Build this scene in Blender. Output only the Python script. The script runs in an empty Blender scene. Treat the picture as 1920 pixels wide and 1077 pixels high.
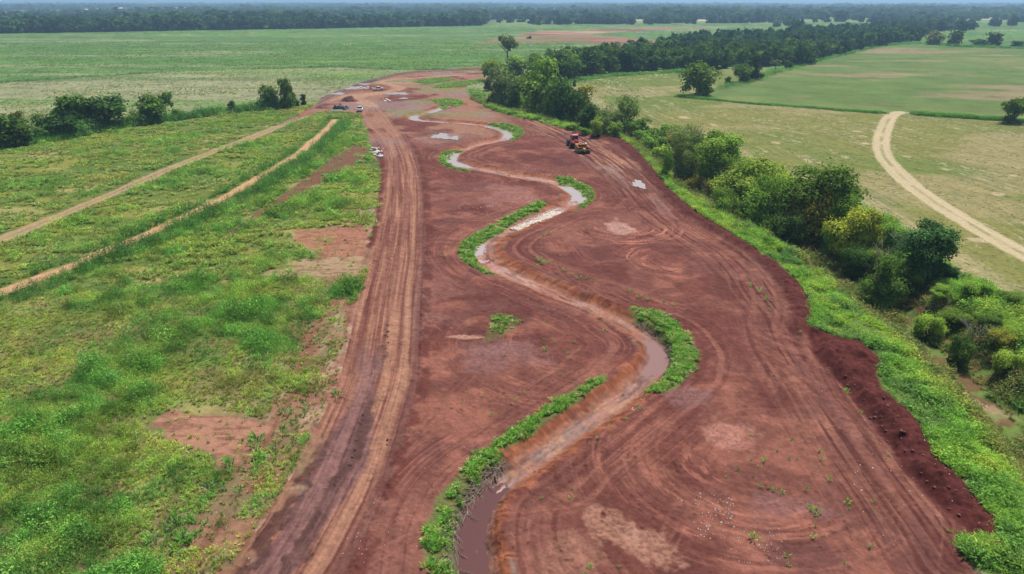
import bpy, math, random
import numpy as np
from mathutils import Vector
# ---------------------------------------------------------------- camera, sky, sun, exposure
SC = bpy.context.scene
COL = SC.collection
CAM_H = 40.0
F_PX = 1371.0
PITCH = math.atan(537.5 / F_PX)
SP, CP = math.sin(PITCH), math.cos(PITCH)
SUN_EL, SUN_AZ = 64.0, 34.0
cam_data = bpy.data.cameras.new('camera')
cam_data.sensor_width = 36.0
cam_data.lens = F_PX / 1920.0 * 36.0
cam_data.clip_start = 0.5
cam_data.clip_end = 60000.0
camera = bpy.data.objects.new('camera', cam_data)
COL.objects.link(camera)
camera.location = (0, 0, CAM_H)
camera.rotation_euler = (math.pi / 2 - PITCH, 0, 0)
SC.camera = camera
world = bpy.data.worlds.new('World')
SC.world = world
world.use_nodes = True
wn = world.node_tree
bg = wn.nodes['Background']
sky = wn.nodes.new('ShaderNodeTexSky')
sky.sky_type = 'NISHITA'
sky.sun_disc = False
sky.sun_elevation = math.radians(SUN_EL)
sky.sun_rotation = math.radians(SUN_AZ)
sky.air_density = 1.0
sky.dust_density = 5.0
sky.ozone_density = 1.0
wn.links.new(sky.outputs[0], bg.inputs[0])
bg.inputs[1].default_value = 0.075
sun_data = bpy.data.lights.new('sun', 'SUN')
sun_data.energy = 3.7
sun_data.angle = math.radians(1.5)
sun_data.color = (1.0, 0.95, 0.88)
sun = bpy.data.objects.new('sun', sun_data)
COL.objects.link(sun)
_S = Vector((math.sin(math.radians(SUN_AZ)) * math.cos(math.radians(SUN_EL)),
             math.cos(math.radians(SUN_AZ)) * math.cos(math.radians(SUN_EL)), math.sin(math.radians(SUN_EL))))
sun.rotation_euler = (-_S).to_track_quat('-Z', 'Y').to_euler()
SC.view_settings.view_transform = 'Standard'
SC.view_settings.look = 'None'
SC.view_settings.exposure = 0.58
SC.view_settings.gamma = 1.0
cy = SC.cycles
cy.max_bounces = 5
cy.diffuse_bounces = 2
cy.glossy_bounces = 2
cy.transmission_bounces = 3
cy.volume_bounces = 0
cy.transparent_max_bounces = 4
cy.use_denoising = True
HAZE_DENSITY = 0.00018

# ---------------------------------------------------------------- numeric helpers
f32 = np.float32
RNG = np.random.default_rng(7)
_T = np.random.default_rng(11).random((256, 256)).astype(f32)


def G(px, py, z=0.0):
    """photo pixel -> point on the level z (used to survey the site once)"""
    u = (px - 960.0) / F_PX
    v = (py - 538.5) / F_PX
    t = (CAM_H - z) / (SP + v * CP)
    return (u * t, (CP - v * SP) * t)


def Gs(pts, z=0.0):
    return np.array([G(p[0], p[1], z) for p in pts], dtype=np.float64)


def vn(x, y, seed=0):
    xf = np.floor(x); yf = np.floor(y)
    u = (x - xf).astype(f32); v = (y - yf).astype(f32)
    xi = (xf.astype(np.int64) + seed * 57) & 255
    yi = (yf.astype(np.int64) + seed * 131) & 255
    x1 = (xi + 1) & 255; y1 = (yi + 1) & 255
    u = u * u * (3 - 2 * u); v = v * v * (3 - 2 * v)
    a = _T[xi, yi]; b = _T[x1, yi]; c = _T[xi, y1]; d = _T[x1, y1]
    return (a + (b - a) * u) * (1 - v) + (c + (d - c) * u) * v


def fbm(x, y, octv=4, seed=0, gain=0.5):
    """value noise sum, about 0..1, mean .5"""
    s = 0; a = 1.0; tot = 0
    for i in range(octv):
        s = s + a * vn(x, y, seed + i * 7)
        tot += a; a *= gain
        x, y = 1.6 * x + 1.2 * y + 3.7, -1.2 * x + 1.6 * y + 9.1
    return s / tot


def ss(a, b, x):
    t = np.clip((x - a) / (b - a), 0, 1)
    return t * t * (3 - 2 * t)


def catmull(P, n=6):
    P = np.asarray(P, float)
    Q = np.vstack([2 * P[0] - P[1], P, 2 * P[-1] - P[-2]])
    out = []
    for i in range(1, len(Q) - 2):
        p0, p1, p2, p3 = Q[i - 1], Q[i], Q[i + 1], Q[i + 2]
        for k in range(n):
            t = k / n
            out.append(0.5 * (2 * p1 + (p2 - p0) * t + (2 * p0 - 5 * p1 + 4 * p2 - p3) * t * t + (3 * p1 - p0 - 3 * p2 + p3) * t ** 3))
    out.append(Q[-2])
    return np.array(out)


def line_dist(x, y, P, R):
    """signed lateral distance (clipped at R) and arclength of the nearest point; + is to the left of travel"""
    n = x.shape[0]
    d = np.full(n, R, f32); sgn = np.ones(n, f32); t = np.zeros(n, f32)
    lo = P.min(0) - R; hi = P.max(0) + R
    idx = np.nonzero((x > lo[0]) & (x < hi[0]) & (y > lo[1]) & (y < hi[1]))[0]
    if idx.size == 0:
        return d, t
    xs = x[idx]; ys = y[idx]
    dd = np.full(idx.size, R, f32); sg = np.ones(idx.size, f32); tt = np.zeros(idx.size, f32)
    acc = 0.0
    for a, b in zip(P[:-1], P[1:]):
        e = b - a; L = math.hypot(*e)
        if L < 1e-6:
            continue
        m = np.nonzero((xs > min(a[0], b[0]) - R) & (xs < max(a[0], b[0]) + R) & (ys > min(a[1], b[1]) - R) & (ys < max(a[1], b[1]) + R))[0]
        if m.size:
            wx = xs[m] - a[0]; wy = ys[m] - a[1]
            k = np.clip((wx * e[0] + wy * e[1]) / (L * L), 0, 1)
            q = np.hypot(wx - k * e[0], wy - k * e[1]).astype(f32)
            bt = q < dd[m]
            mm = m[bt]
            dd[mm] = q[bt]
            sg[mm] = np.where((e[0] * wy - e[1] * wx)[bt] > 0, 1, -1)
            tt[mm] = (acc + k * L)[bt]
        acc += L
    d[idx] = dd; sgn[idx] = sg; t[idx] = tt
    return d * sgn, t


def poly_sd(x, y, P, R):
    """signed distance to a closed outline, + inside, clipped at R"""
    C = np.vstack([P, P[:1]])
    d, _ = line_dist(x, y, C, R)
    d = np.abs(d)
    ins = np.zeros(x.shape[0], bool)
    lo = P.min(0); hi = P.max(0)
    idx = np.nonzero((x > lo[0]) & (x < hi[0]) & (y > lo[1]) & (y < hi[1]))[0]
    xs = x[idx]; ys = y[idx]; s = np.zeros(idx.size, bool)
    for a, b in zip(C[:-1], C[1:]):
        if a[1] == b[1]:
            continue
        c = (a[1] > ys) != (b[1] > ys)
        s ^= c & (xs < (b[0] - a[0]) * (ys - a[1]) / (b[1] - a[1]) + a[0])
    ins[idx] = s
    return np.where(ins, d, -d)


# ---------------------------------------------------------------- survey of the site (photo pixels -> metres)
DIRT = Gs([(330, 1180), (400, 1090), (440, 1040), (490, 965), (545, 870), (585, 795), (618, 705), (640, 620), (668, 520), (690, 440), (710, 380),
           (712, 320), (700, 290), (690, 262), (683, 240), (676, 214), (640, 209), (600, 210), (560, 222), (520, 236), (560, 214), (590, 197), (600, 183),
           (640, 167), (690, 150), (740, 138), (780, 133), (830, 131), (905, 125), (912, 150), (878, 160), (872, 172), (885, 186),
           (925, 206), (975, 220), (1040, 236), (1110, 254), (1165, 260), (1200, 288), (1235, 330), (1270, 370), (1320, 410), (1395, 455),
           (1460, 495), (1510, 545), (1526, 580), (1522, 618), (1560, 627), (1620, 640), (1662, 675), (1652, 702), (1680, 745), (1725, 790),
           (1762, 850), (1830, 925), (1880, 985), (1897, 1030), (1850, 1012), (1800, 1015), (1822, 1060), (1845, 1100), (1880, 1180)])
ROAD = catmull(Gs([(655, 188), (690, 197), (700, 213), (715, 233), (737, 260), (752, 300), (757, 360), (749, 460), (732, 560), (718, 660), (708, 720),
                   (670, 820), (628, 920), (572, 1020), (535, 1077), (460, 1200)]))
CHAN = catmull(Gs([(858, 199), (842, 200), (819, 209), (787, 217), (776, 222), (787, 228), (827, 231), (874, 234), (914, 239), (941, 246), (954, 254),
                   (948, 262), (924, 268), (894, 274), (867, 284), (847, 294), (846, 304), (861, 311), (887, 318), (934, 326), (974, 334),
                   (1018, 341), (1051, 349), (1071, 358), (1083, 366), (1086, 375), (1075, 385), (1050, 394), (1008, 411), (965, 430), (928, 447),
                   (908, 464), (904, 477), (911, 490), (931, 505), (961, 520), (1008, 537), (1058, 560), (1108, 577), (1155, 598), (1188, 617),
                   (1215, 634), (1231, 654), (1235, 674), (1222, 696), (1202, 713), (1190, 729), (1160, 752), (1118, 780), (1068, 814), (1018, 851),
                   (978, 880), (946, 900), (918, 922), (898, 950), (888, 985), (885, 1020), (888, 1060), (896, 1100), (925, 1170), (980, 1260)], -0.7))
RAVINE = catmull(Gs([(880, 196), (905, 205), (985, 222), (1080, 246), (1180, 262), (1240, 300), (1290, 345), (1345, 390), (1420, 430), (1510, 470), (1585, 522),
                     (1655, 577), (1720, 625), (1782, 678), (1850, 745), (1945, 840), (2060, 960)], -3.5))
EDGE = catmull(Gs([(1040, 158), (1062, 160), (1100, 184), (1180, 230), (1250, 250), (1330, 264), (1392, 300), (1420, 316), (1500, 335), (1570, 352), (1645, 395),
                   (1710, 448), (1790, 505), (1860, 545), (1930, 580), (2050, 660)]))
R1POLY = np.vstack([EDGE, Gs([(2600, 760), (3000, 260), (1920, 228), (1800, 220), (1655, 213), (1500, 201), (1380, 190), (1280, 181), (1340, 166), (1440, 129), (1290, 133), (1200, 138), (1120, 145)])])
R2POLY = Gs([(1280, 181), (1380, 190), (1500, 201), (1655, 213), (1800, 220), (1920, 228), (3000, 262), (2900, 105), (1920, 92), (1800, 90), (1720, 84), (1650, 88), (1570, 105), (1520, 122), (1450, 128), (1340, 165)])
HEDGE = catmull(Gs([(-260, 318), (-80, 292), (0, 278), (80, 264), (160, 253), (240, 238), (330, 225), (420, 213), (510, 203), (590, 193)]))
RTRACK = catmull(Gs([(1688, 210), (1672, 217), (1659, 240), (1652, 268), (1660, 296), (1692, 332), (1740, 370), (1800, 408), (1860, 444), (1930, 482), (2100, 570), (2400, 720)]))
RTRACK2 = catmull(Gs([(1662, 214), (1700, 211), (1760, 214), (1820, 217), (1900, 221), (2100, 232)]))
TRK1 = catmull(Gs([(-120, 590), (0, 549), (100, 512), (200, 472), (300, 427), (400, 380), (500, 325), (560, 287), (605, 250), (630, 224)]))
TRK2 = catmull(Gs([(-160, 500), (0, 450), (100, 410), (230, 356), (330, 311), (430, 273), (500, 246), (560, 222), (612, 198)]))
STRIP = Gs([(418, 446), (468, 405), (560, 343), (620, 298), (665, 272), (695, 282), (650, 318), (590, 347), (510, 395), (440, 440)])
PATCH = Gs([(545, 432), (695, 424), (688, 486), (600, 484), (562, 456)])
PATCH2 = Gs([(480, 518), (560, 492), (690, 478), (672, 526), (600, 520), (530, 524)])
BARE = Gs([(285, 792), (330, 770), (410, 775), (470, 790), (520, 800), (470, 850), (420, 880), (400, 850), (330, 825)])
WINDROW = Gs([(1512, 622), (1560, 627), (1620, 640), (1662, 675), (1652, 702), (1680, 745), (1725, 790), (1762, 850), (1830, 925), (1880, 985), (1897, 1030),
              (1840, 1010), (1770, 960), (1700, 890), (1640, 800), (1590, 740), (1555, 700), (1522, 660)])
BANKROW = catmull(Gs([(1085, 250), (1130, 258), (1175, 275), (1215, 315), (1248, 352), (1285, 392), (1340, 428), (1400, 462), (1455, 500), (1495, 545), (1508, 585), (1506, 620)]))
LANE = catmull(Gs([(1000, 225), (1060, 252), (1110, 278), (1160, 312), (1205, 352), (1250, 400), (1310, 440), (1365, 472), (1410, 510), (1432, 545), (1470, 590), (1500, 650),
                   (1545, 715), (1600, 790), (1660, 870), (1730, 960), (1800, 1060)]))
DARKLANE = catmull(Gs([(700, 650), (690, 720), (668, 790), (640, 860), (600, 930), (560, 1000), (505, 1090)]))
SLAB = Gs([(1038, 391), (1061, 395), (979, 433), (955, 428)])
STRIPS = {
    'a': Gs([(893, 843), (918, 840), (940, 850), (942, 866), (915, 882), (892, 905), (872, 930), (860, 958), (848, 982), (844, 1005), (851, 1035), (858, 1085),
             (805, 1085), (799, 1050), (790, 1018), (797, 980), (814, 963), (820, 930), (848, 903), (868, 873), (880, 860)]),
    'b': Gs([(912, 832), (975, 795), (1035, 755), (1095, 720), (1120, 704), (1136, 702), (1140, 714), (1095, 745), (1070, 762), (1025, 788), (1000, 812), (950, 842), (922, 843)]),
    'c': Gs([(1180, 580), (1195, 575), (1230, 584), (1262, 600), (1298, 636), (1311, 665), (1305, 695), (1272, 726), (1240, 738), (1205, 733), (1228, 716), (1250, 700), (1260, 672), (1250, 640), (1222, 612), (1192, 596)]),
    'd': Gs([(856, 472), (870, 453), (894, 436), (928, 418), (964, 400), (1004, 380), (1018, 377), (1025, 385), (1008, 396), (975, 410), (950, 427), (925, 443), (898, 458), (893, 477), (898, 494), (918, 506), (936, 515), (908, 515), (888, 504), (866, 490)]),
    'e': Gs([(1040, 333), (1060, 333), (1085, 340), (1112, 354), (1117, 370), (1100, 388), (1072, 397), (1088, 383), (1097, 370), (1085, 355), (1066, 346), (1050, 344)]),
    'f': Gs([(820, 298), (830, 284), (858, 278), (868, 282), (848, 290), (838, 300), (845, 310), (868, 318), (890, 322), (870, 323), (840, 315), (826, 308)]),
    'g': Gs([(912, 232), (950, 232), (978, 239), (984, 250), (972, 260), (955, 267), (963, 254), (950, 244), (930, 238)]),
    'h': Gs([(806, 187), (838, 184), (864, 188), (871, 195), (852, 202), (848, 198), (838, 196), (842, 205), (826, 203), (822, 196)]),
    'i': Gs([(918, 590), (950, 588), (978, 598), (966, 620), (930, 635), (908, 642), (915, 615)]),
    'j': Gs([(770, 154), (810, 146), (850, 147), (845, 152), (800, 158)]),
    'k': Gs([(808, 164), (830, 157), (880, 152), (905, 146), (910, 154), (870, 162), (830, 166)]),
    'l': Gs([(878, 167), (905, 170), (925, 190), (970, 208), (1000, 222), (975, 222), (925, 208), (886, 187)]),
}
WET = [  # puddles and wet mud: centre pixel, half sizes in px
    (827, 256, 17, 5), (851, 259, 10, 4), (1197, 347, 12, 8), (1160, 428, 22, 12), (706, 288, 16, 9)]


def water_poly(pts, z):
    return Gs(pts, z)


# ---------------------------------------------------------------- terrain: height and masks at any point
def t_at(px, py):
    gx, gy = G(px, py, -.7)
    return float(line_dist(np.array([gx]), np.array([gy]), CHAN, 14.)[1][0])


POOLS = [(t_at(*a), t_at(*b)) for a, b in (((835, 203), (800, 214)), ((790, 218), (840, 232)), ((905, 238), (945, 262)), ((858, 288), (885, 317)), ((1048, 348), (1075, 384)),
                                           ((915, 460), (905, 482)), ((1196, 622), (1205, 708)), ((950, 896), (925, 1190)))]


def pool(t):
    p = 0
    for a, b in POOLS:
        p = np.maximum(p, ss(a - 1.5, a + 5.0, t) * (1 - ss(b - 5.0, b + 1.5, t)))
    return p


def zones(x, y):
    Z = {}
    Z['dirt'] = poly_sd(x, y, DIRT, 12.0)
    Z['chan'], Z['chant'] = line_dist(x, y, CHAN, 14.0)
    Z['road'], Z['roadt'] = line_dist(x, y, ROAD, 9.0)
    Z['rav'], Z['ravt'] = line_dist(x, y, RAVINE, 22.0)
    Z['wind'] = poly_sd(x, y, WINDROW, 4.0)
    Z['lane'], Z['lanet'] = line_dist(x, y, LANE, 12.0)
    Z['bank'], Z['bankt'] = line_dist(x, y, BANKROW, 5.0)
    return Z


def height(x, y, Z, detail=True):
    n2 = fbm(x * 0.045, y * 0.045, 3, 3)
    z = (n2 - 0.5) * 0.5
    dirt = ss(-1.0, 1.0, Z['dirt'])
    z = z * (1 - 0.6 * dirt)
    c = np.abs(Z['chan'] + (fbm(x * 0.5, y * 0.5, 2, 5) - 0.5) * 0.5) * (1 - .28 * ss(95, 118, y))
    pl = pool(Z['chant'])
    z = z - (1 - .5 * ss(95, 118, y)) * (0.86 + .32 * pl + .12 * (fbm(x * .6, y * .6, 3, 7) - .5)) * (1 - ss(0.85, 2.8 - .4 * pl, c))
    r = np.abs(Z['rav']) + (fbm(x * 0.16, y * 0.16, 3, 9) - 0.5) * 4.0
    far = 1 - 0.55 * ss(150, 330, y)
    z = z - 4.3 * far * (1 - ss(2.2, 9.5, r)) * (1 - ss(-2.5, 0.5, Z['dirt']))
    lump = fbm(x * 1.3, y * 1.3, 3, 21)
    z = z + ss(0.0, 1.8, Z['wind']) * (0.25 + 0.55 * lump + .95 * ss(.3, .7, fbm(x * .28, y * .28, 2, 12)))
    b = np.abs(Z['bank'])
    z = z + (1 - ss(0.6, 3.0, b)) * (0.45 + 0.6 * lump) * dirt
    if detail:
        rd = np.abs(Z['road'])
        z = z + (1 - ss(3.8, 5.0, rd)) * (vn(Z['road'] * 2.3, Z['roadt'] * 0.06, 2) - 0.5) * 0.26 * dirt
        z = z + (1 - ss(0.1, 0.8, np.abs(rd - 4.8))) * 0.3 * lump * dirt
        cl = vn(Z['chan'] * 2.6, Z['chant'] * .09, 6) * (1 - ss(8, 13, np.abs(Z['chan'])))
        z = z + (lump - 0.5) * 0.15 * dirt + (fbm(x * 3.1, y * 3.1, 2, 4) - 0.5) * 0.09 + (cl - .4) * .14 * dirt
        z = z + (vn(Z['lane'] * 2.2, Z['lanet'] * .07, 14) - .5) * .22 * (1 - ss(5, 9, np.abs(Z['lane']))) * (1 - .6 * ss(80, 105, Z['lanet'])) * dirt
        z = z + ss(.62, .8, fbm(x * 2.3, y * 2.3, 2, 8)) * .10 * dirt * ss(.5, .6, fbm(x * .2, y * .2, 2, 10))
    return z


def H(x, y):
    x = np.atleast_1d(np.asarray(x, float)); y = np.atleast_1d(np.asarray(y, float))
    return height(x, y, zones(x, y))


def place(px, py):
    """ground point seen at a photo pixel, following the terrain"""
    z = 0.0
    for _ in range(7):
        gx, gy = G(px, py, z)
        z = 0.4 * z + 0.6 * float(H(gx, gy)[0])
    return gx, gy, float(H(gx, gy)[0])


def px_per_m(gx, gy, gz=0.0):
    return F_PX / (gy * CP + (CAM_H - gz) * SP)


# ---------------------------------------------------------------- object helpers
def tag(o, label=None, cat=None, group=None, kind=None):
    if label: o['label'] = label
    if cat: o['category'] = cat
    if group: o['group'] = group
    if kind: o['kind'] = kind
    return o


def mesh_np(name, V, F, mat, col=None, smooth=False, loops=None):
    """V (n,3), F (m,k) with k = 3 or 4 -> mesh data"""
    me = bpy.data.meshes.new(name)
    V = np.ascontiguousarray(V, dtype=f32); F = np.ascontiguousarray(F, dtype=np.int32)
    m, k = F.shape
    me.vertices.add(len(V)); me.vertices.foreach_set('co', V.ravel())
    me.loops.add(m * k); me.loops.foreach_set('vertex_index', F.ravel())
    me.polygons.add(m)
    me.polygons.foreach_set('loop_start', np.arange(0, m * k, k, dtype=np.int32))
    me.polygons.foreach_set('use_smooth', np.full(m, smooth, dtype=bool))
    me.update(calc_edges=True)
    if col is not None:
        a = me.attributes.new('tint', 'FLOAT_COLOR', 'POINT')
        c4 = np.ones((len(V), 4), f32); c4[:, :3] = col
        a.data.foreach_set('color', c4.ravel())
    if mat: me.materials.append(mat)
    return me


def link(name, me, parent=None, loc=None):
    o = bpy.data.objects.new(name, me)
    COL.objects.link(o)
    if parent: o.parent = parent
    if loc is not None: o.location = loc
    return o


def empty(name, loc, rz=0.0):
    o = bpy.data.objects.new(name, None)
    COL.objects.link(o)
    o.location = loc; o.rotation_euler = (0, 0, rz)
    o.empty_display_size = 0.5
    return o


class MB:
    """collects simple solids, then becomes ONE mesh"""
    def __init__(self):
        self.v = []; self.f = []

    def add(self, vs, fs):
        b = len(self.v)
        self.v += [tuple(p) for p in vs]
        self.f += [tuple(i + b for i in q) for q in fs]

    def box(self, c, s, taper=1.0, rx=0.0):
        x, y, z = s[0] / 2, s[1] / 2, s[2] / 2
        t = taper
        vs = [(-x, -y, -z), (x, -y, -z), (x, y, -z), (-x, y, -z), (-x * t, -y * t, z), (x * t, -y * t, z), (x * t, y * t, z), (-x * t, y * t, z)]
        ca, sa = math.cos(rx), math.sin(rx)
        vs = [(p[0] + c[0], p[1] * ca - p[2] * sa + c[1], p[1] * sa + p[2] * ca + c[2]) for p in vs]
        self.add(vs, [(0, 3, 2, 1), (4, 5, 6, 7), (0, 1, 5, 4), (1, 2, 6, 5), (2, 3, 7, 6), (3, 0, 4, 7)])

    def prism(self, prof, x0, x1):
        """outline in (y, z) swept from x0 to x1"""
        n = len(prof)
        vs = [(x0, p[0], p[1]) for p in prof] + [(x1, p[0], p[1]) for p in prof]
        fs = [(i, (i + 1) % n, (i + 1) % n + n, i + n) for i in range(n)]
        fs += [tuple(reversed(range(n))), tuple(range(n, 2 * n))]
        self.add(vs, fs)

    def wheel(self, c, r, w, n=18, chamfer=0.12):
        """axis along x"""
        rings = [(-w / 2, r * 0.55), (-w / 2, r * (1 - chamfer)), (-w / 2 + w * 0.15, r), (w / 2 - w * 0.15, r), (w / 2, r * (1 - chamfer)), (w / 2, r * 0.55)]
        vs = [];
        for X, R in rings:
            for k in range(n):
                a = 2 * math.pi * k / n
                vs.append((c[0] + X, c[1] + R * math.cos(a), c[2] + R * math.sin(a)))
        fs = []
        for j in range(len(rings) - 1):
            for k in range(n):
                fs.append((j * n + k, j * n + (k + 1) % n, (j + 1) * n + (k + 1) % n, (j + 1) * n + k))
        fs.append(tuple(reversed(range(n)))); fs.append(tuple(range(5 * n, 6 * n)))
        self.add(vs, fs)

    def tube(self, path, radii, n=6):
        path = [Vector(p) for p in path]
        vs = []; m = len(path)
        for i, p in enumerate(path):
            t = (path[min(i + 1, m - 1)] - path[max(i - 1, 0)]).normalized()
            a = t.cross(Vector((0, 0, 1)) if abs(t.z) < 0.9 else Vector((1, 0, 0))).normalized()
            b = t.cross(a)
            for k in range(n):
                w = 2 * math.pi * k / n
                vs.append(p + (a * math.cos(w) + b * math.sin(w)) * radii[i])
        fs = [(i * n + k, i * n + (k + 1) % n, (i + 1) * n + (k + 1) % n, (i + 1) * n + k) for i in range(m - 1) for k in range(n)]
        fs += [tuple(reversed(range(n))), tuple(range((m - 1) * n, m * n))]
        self.add(vs, fs)

    def mesh(self, name, mat, smooth=False):
        me = bpy.data.meshes.new(name)
        me.from_pydata([tuple(v) for v in self.v], [], self.f)
        me.update()
        if smooth:
            me.polygons.foreach_set('use_smooth', [True] * len(me.polygons))
        me.materials.append(mat)
        return me

    def build(self, name, mat, parent=None, smooth=False):
        return link(name, self.mesh(name, mat, smooth), parent)


# ---------------------------------------------------------------- materials
def new_mat(name):
    m = bpy.data.materials.new(name)
    m.use_nodes = True
    return m, m.node_tree, m.node_tree.nodes['Principled BSDF']


def paint(name, col, rough=0.5, var=0.12, scale=3.0, metal=0.0, bump=0.0):
    """plain surface with procedural grime"""
    m, nt, b = new_mat(name)
    tc = nt.nodes.new('ShaderNodeTexCoord'); nz = nt.nodes.new('ShaderNodeTexNoise')
    nz.inputs['Scale'].default_value = scale; nz.inputs['Detail'].default_value = 4
    mp = nt.nodes.new('ShaderNodeMapRange')
    mp.inputs['From Min'].default_value = 0.3; mp.inputs['From Max'].default_value = 0.7
    mp.inputs['To Min'].default_value = 1 - var; mp.inputs['To Max'].default_value = 1 + var
    mx = nt.nodes.new('ShaderNodeVectorMath'); mx.operation = 'SCALE'
    mx.inputs[0].default_value = col[:3]
    nt.links.new(tc.outputs['Object'], nz.inputs['Vector']); nt.links.new(nz.outputs['Fac'], mp.inputs['Value'])
    nt.links.new(mp.outputs[0], mx.inputs['Scale']); nt.links.new(mx.outputs[0], b.inputs['Base Color'])
    b.inputs['Roughness'].default_value = rough; b.inputs['Metallic'].default_value = metal
    if bump:
        bp = nt.nodes.new('ShaderNodeBump'); bp.inputs['Strength'].default_value = bump; bp.inputs['Distance'].default_value = 0.1
        nt.links.new(nz.outputs['Fac'], bp.inputs['Height']); nt.links.new(bp.outputs[0], b.inputs['Normal'])
    return m


def leaf_mat(name, use_obj_color, trans=0.3):
    m = bpy.data.materials.new(name); m.use_nodes = True
    nt = m.node_tree; nt.nodes.clear()
    out = nt.nodes.new('ShaderNodeOutputMaterial')
    at = nt.nodes.new('ShaderNodeAttribute'); at.attribute_name = 'tint'
    src = at.outputs['Color']
    if use_obj_color:
        oi = nt.nodes.new('ShaderNodeObjectInfo')
        mu = nt.nodes.new('ShaderNodeVectorMath'); mu.operation = 'MULTIPLY'
        nt.links.new(at.outputs['Color'], mu.inputs[0]); nt.links.new(oi.outputs['Color'], mu.inputs[1])
        src = mu.outputs[0]
    d = nt.nodes.new('ShaderNodeBsdfDiffuse'); t = nt.nodes.new('ShaderNodeBsdfTranslucent'); mix = nt.nodes.new('ShaderNodeMixShader')
    mix.inputs[0].default_value = trans
    nt.links.new(src, d.inputs[0]); nt.links.new(src, t.inputs[0])
    nt.links.new(d.outputs[0], mix.inputs[1]); nt.links.new(t.outputs[0], mix.inputs[2])
    nt.links.new(mix.outputs[0], out.inputs[0])
    return m


M_LEAF = leaf_mat('tree_leaves', True)
M_WEED = leaf_mat('weed_leaves', False, 0.40)
M_BARK = paint('bark', (0.13, 0.10, 0.08), 0.9, 0.3, 2.0)
M_DEADWOOD = paint('dead_wood', (0.26, 0.22, 0.19), 0.9, 0.3, 2.0)


def ground_material():
    m, nt, b = new_mat('ground_soil_and_grass')
    at = nt.nodes.new('ShaderNodeAttribute'); at.attribute_name = 'tint'
    wt = nt.nodes.new('ShaderNodeAttribute'); wt.attribute_name = 'wet'
    tc = nt.nodes.new('ShaderNodeTexCoord')
    n1 = nt.nodes.new('ShaderNodeTexNoise'); n1.inputs['Scale'].default_value = 1.4; n1.inputs['Detail'].default_value = 6; n1.inputs['Roughness'].default_value = 0.7
    nt.links.new(tc.outputs['Object'], n1.inputs['Vector'])
    mp = nt.nodes.new('ShaderNodeMapRange')
    mp.inputs['From Min'].default_value = 0.3; mp.inputs['From Max'].default_value = 0.7
    mp.inputs['To Min'].default_value = 0.80; mp.inputs['To Max'].default_value = 1.20
    nt.links.new(n1.outputs['Fac'], mp.inputs['Value'])
    mu = nt.nodes.new('ShaderNodeVectorMath'); mu.operation = 'SCALE'
    nt.links.new(at.outputs['Color'], mu.inputs[0]); nt.links.new(mp.outputs[0], mu.inputs['Scale'])
    nt.links.new(mu.outputs[0], b.inputs['Base Color'])
    rg = nt.nodes.new('ShaderNodeMapRange')
    rg.inputs['To Min'].default_value = 0.95; rg.inputs['To Max'].default_value = 0.16
    nt.links.new(wt.outputs['Fac'], rg.inputs['Value'])
    nt.links.new(rg.outputs[0], b.inputs['Roughness'])
    sg = nt.nodes.new('ShaderNodeMapRange')
    sg.inputs['To Min'].default_value = 0.04; sg.inputs['To Max'].default_value = 0.5
    nt.links.new(wt.outputs['Fac'], sg.inputs['Value']); nt.links.new(sg.outputs[0], b.inputs['Specular IOR Level'])
    bp = nt.nodes.new('ShaderNodeBump'); bp.inputs['Strength'].default_value = 0.7; bp.inputs['Distance'].default_value = 0.15
    nt.links.new(n1.outputs['Fac'], bp.inputs['Height']); nt.links.new(bp.outputs[0], b.inputs['Normal'])
    return m


def water_material(name, col, rough=0.06):
    m, nt, b = new_mat(name)
    tc = nt.nodes.new('ShaderNodeTexCoord'); n1 = nt.nodes.new('ShaderNodeTexNoise'); n1.inputs['Scale'].default_value = 3.0
    bp = nt.nodes.new('ShaderNodeBump'); bp.inputs['Strength'].default_value = 0.04; bp.inputs['Distance'].default_value = 0.05
    nt.links.new(tc.outputs['Object'], n1.inputs['Vector']); nt.links.new(n1.outputs['Fac'], bp.inputs['Height'])
    nt.links.new(bp.outputs[0], b.inputs['Normal'])
    b.inputs['Base Color'].default_value = (*col, 1); b.inputs['Roughness'].default_value = rough
    b.inputs['IOR'].default_value = 1.33; b.inputs['Specular IOR Level'].default_value = 0.6
    return m
# ---------------------------------------------------------------- the ground sheet
RED = np.array([.132, .051, .039]); RED_DARK = np.array([.066, .020, .017]); RED_PALE = np.array([.245, .103, .075])
PURPLE = np.array([.116, .048, .041]); TAN = np.array([.262, .132, .086]); ORANGE = np.array([.205, .066, .032]); BED = np.array([.34, .185, .145])
GREEN_FAR = np.array([.074, .148, .040]); TAN_FAR = np.array([.205, .205, .122]); HAY = np.array([.165, .165, .052]); HAY_GREEN = np.array([.105, .148, .036])
STRAW = np.array([.36, .33, .20]); WEEDG = np.array([.095, .125, .030]); OLIVE = np.array([.165, .165, .042]); WOOD_FLOOR = np.array([.03, .05, .018])
PALE_SOIL = np.array([.42, .30, .20]); SANDY = np.array([.40, .265, .165])


def mixc(C, col, m):
    C += (col - C) * m[:, None]


def hedge_y(x):
    o = np.argsort(HEDGE[:, 0])
    return np.interp(x, HEDGE[o, 0], HEDGE[o, 1])


DITCH = Gs([(-600, 190), (0, 155), (150, 146), (300, 136), (450, 130), (640, 126), (760, 131)])


def woods_line(x):
    """far edge of the open fields, metres ahead, as a function of bearing x/y"""
    return np.interp(x, [-1.2, -.70, -.55, -.40, -.23, -.07, 0.06, .4, 1.2], [930, 985, 1040, 1110, 1190, 1300, 1400, 1500, 1600])


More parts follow.
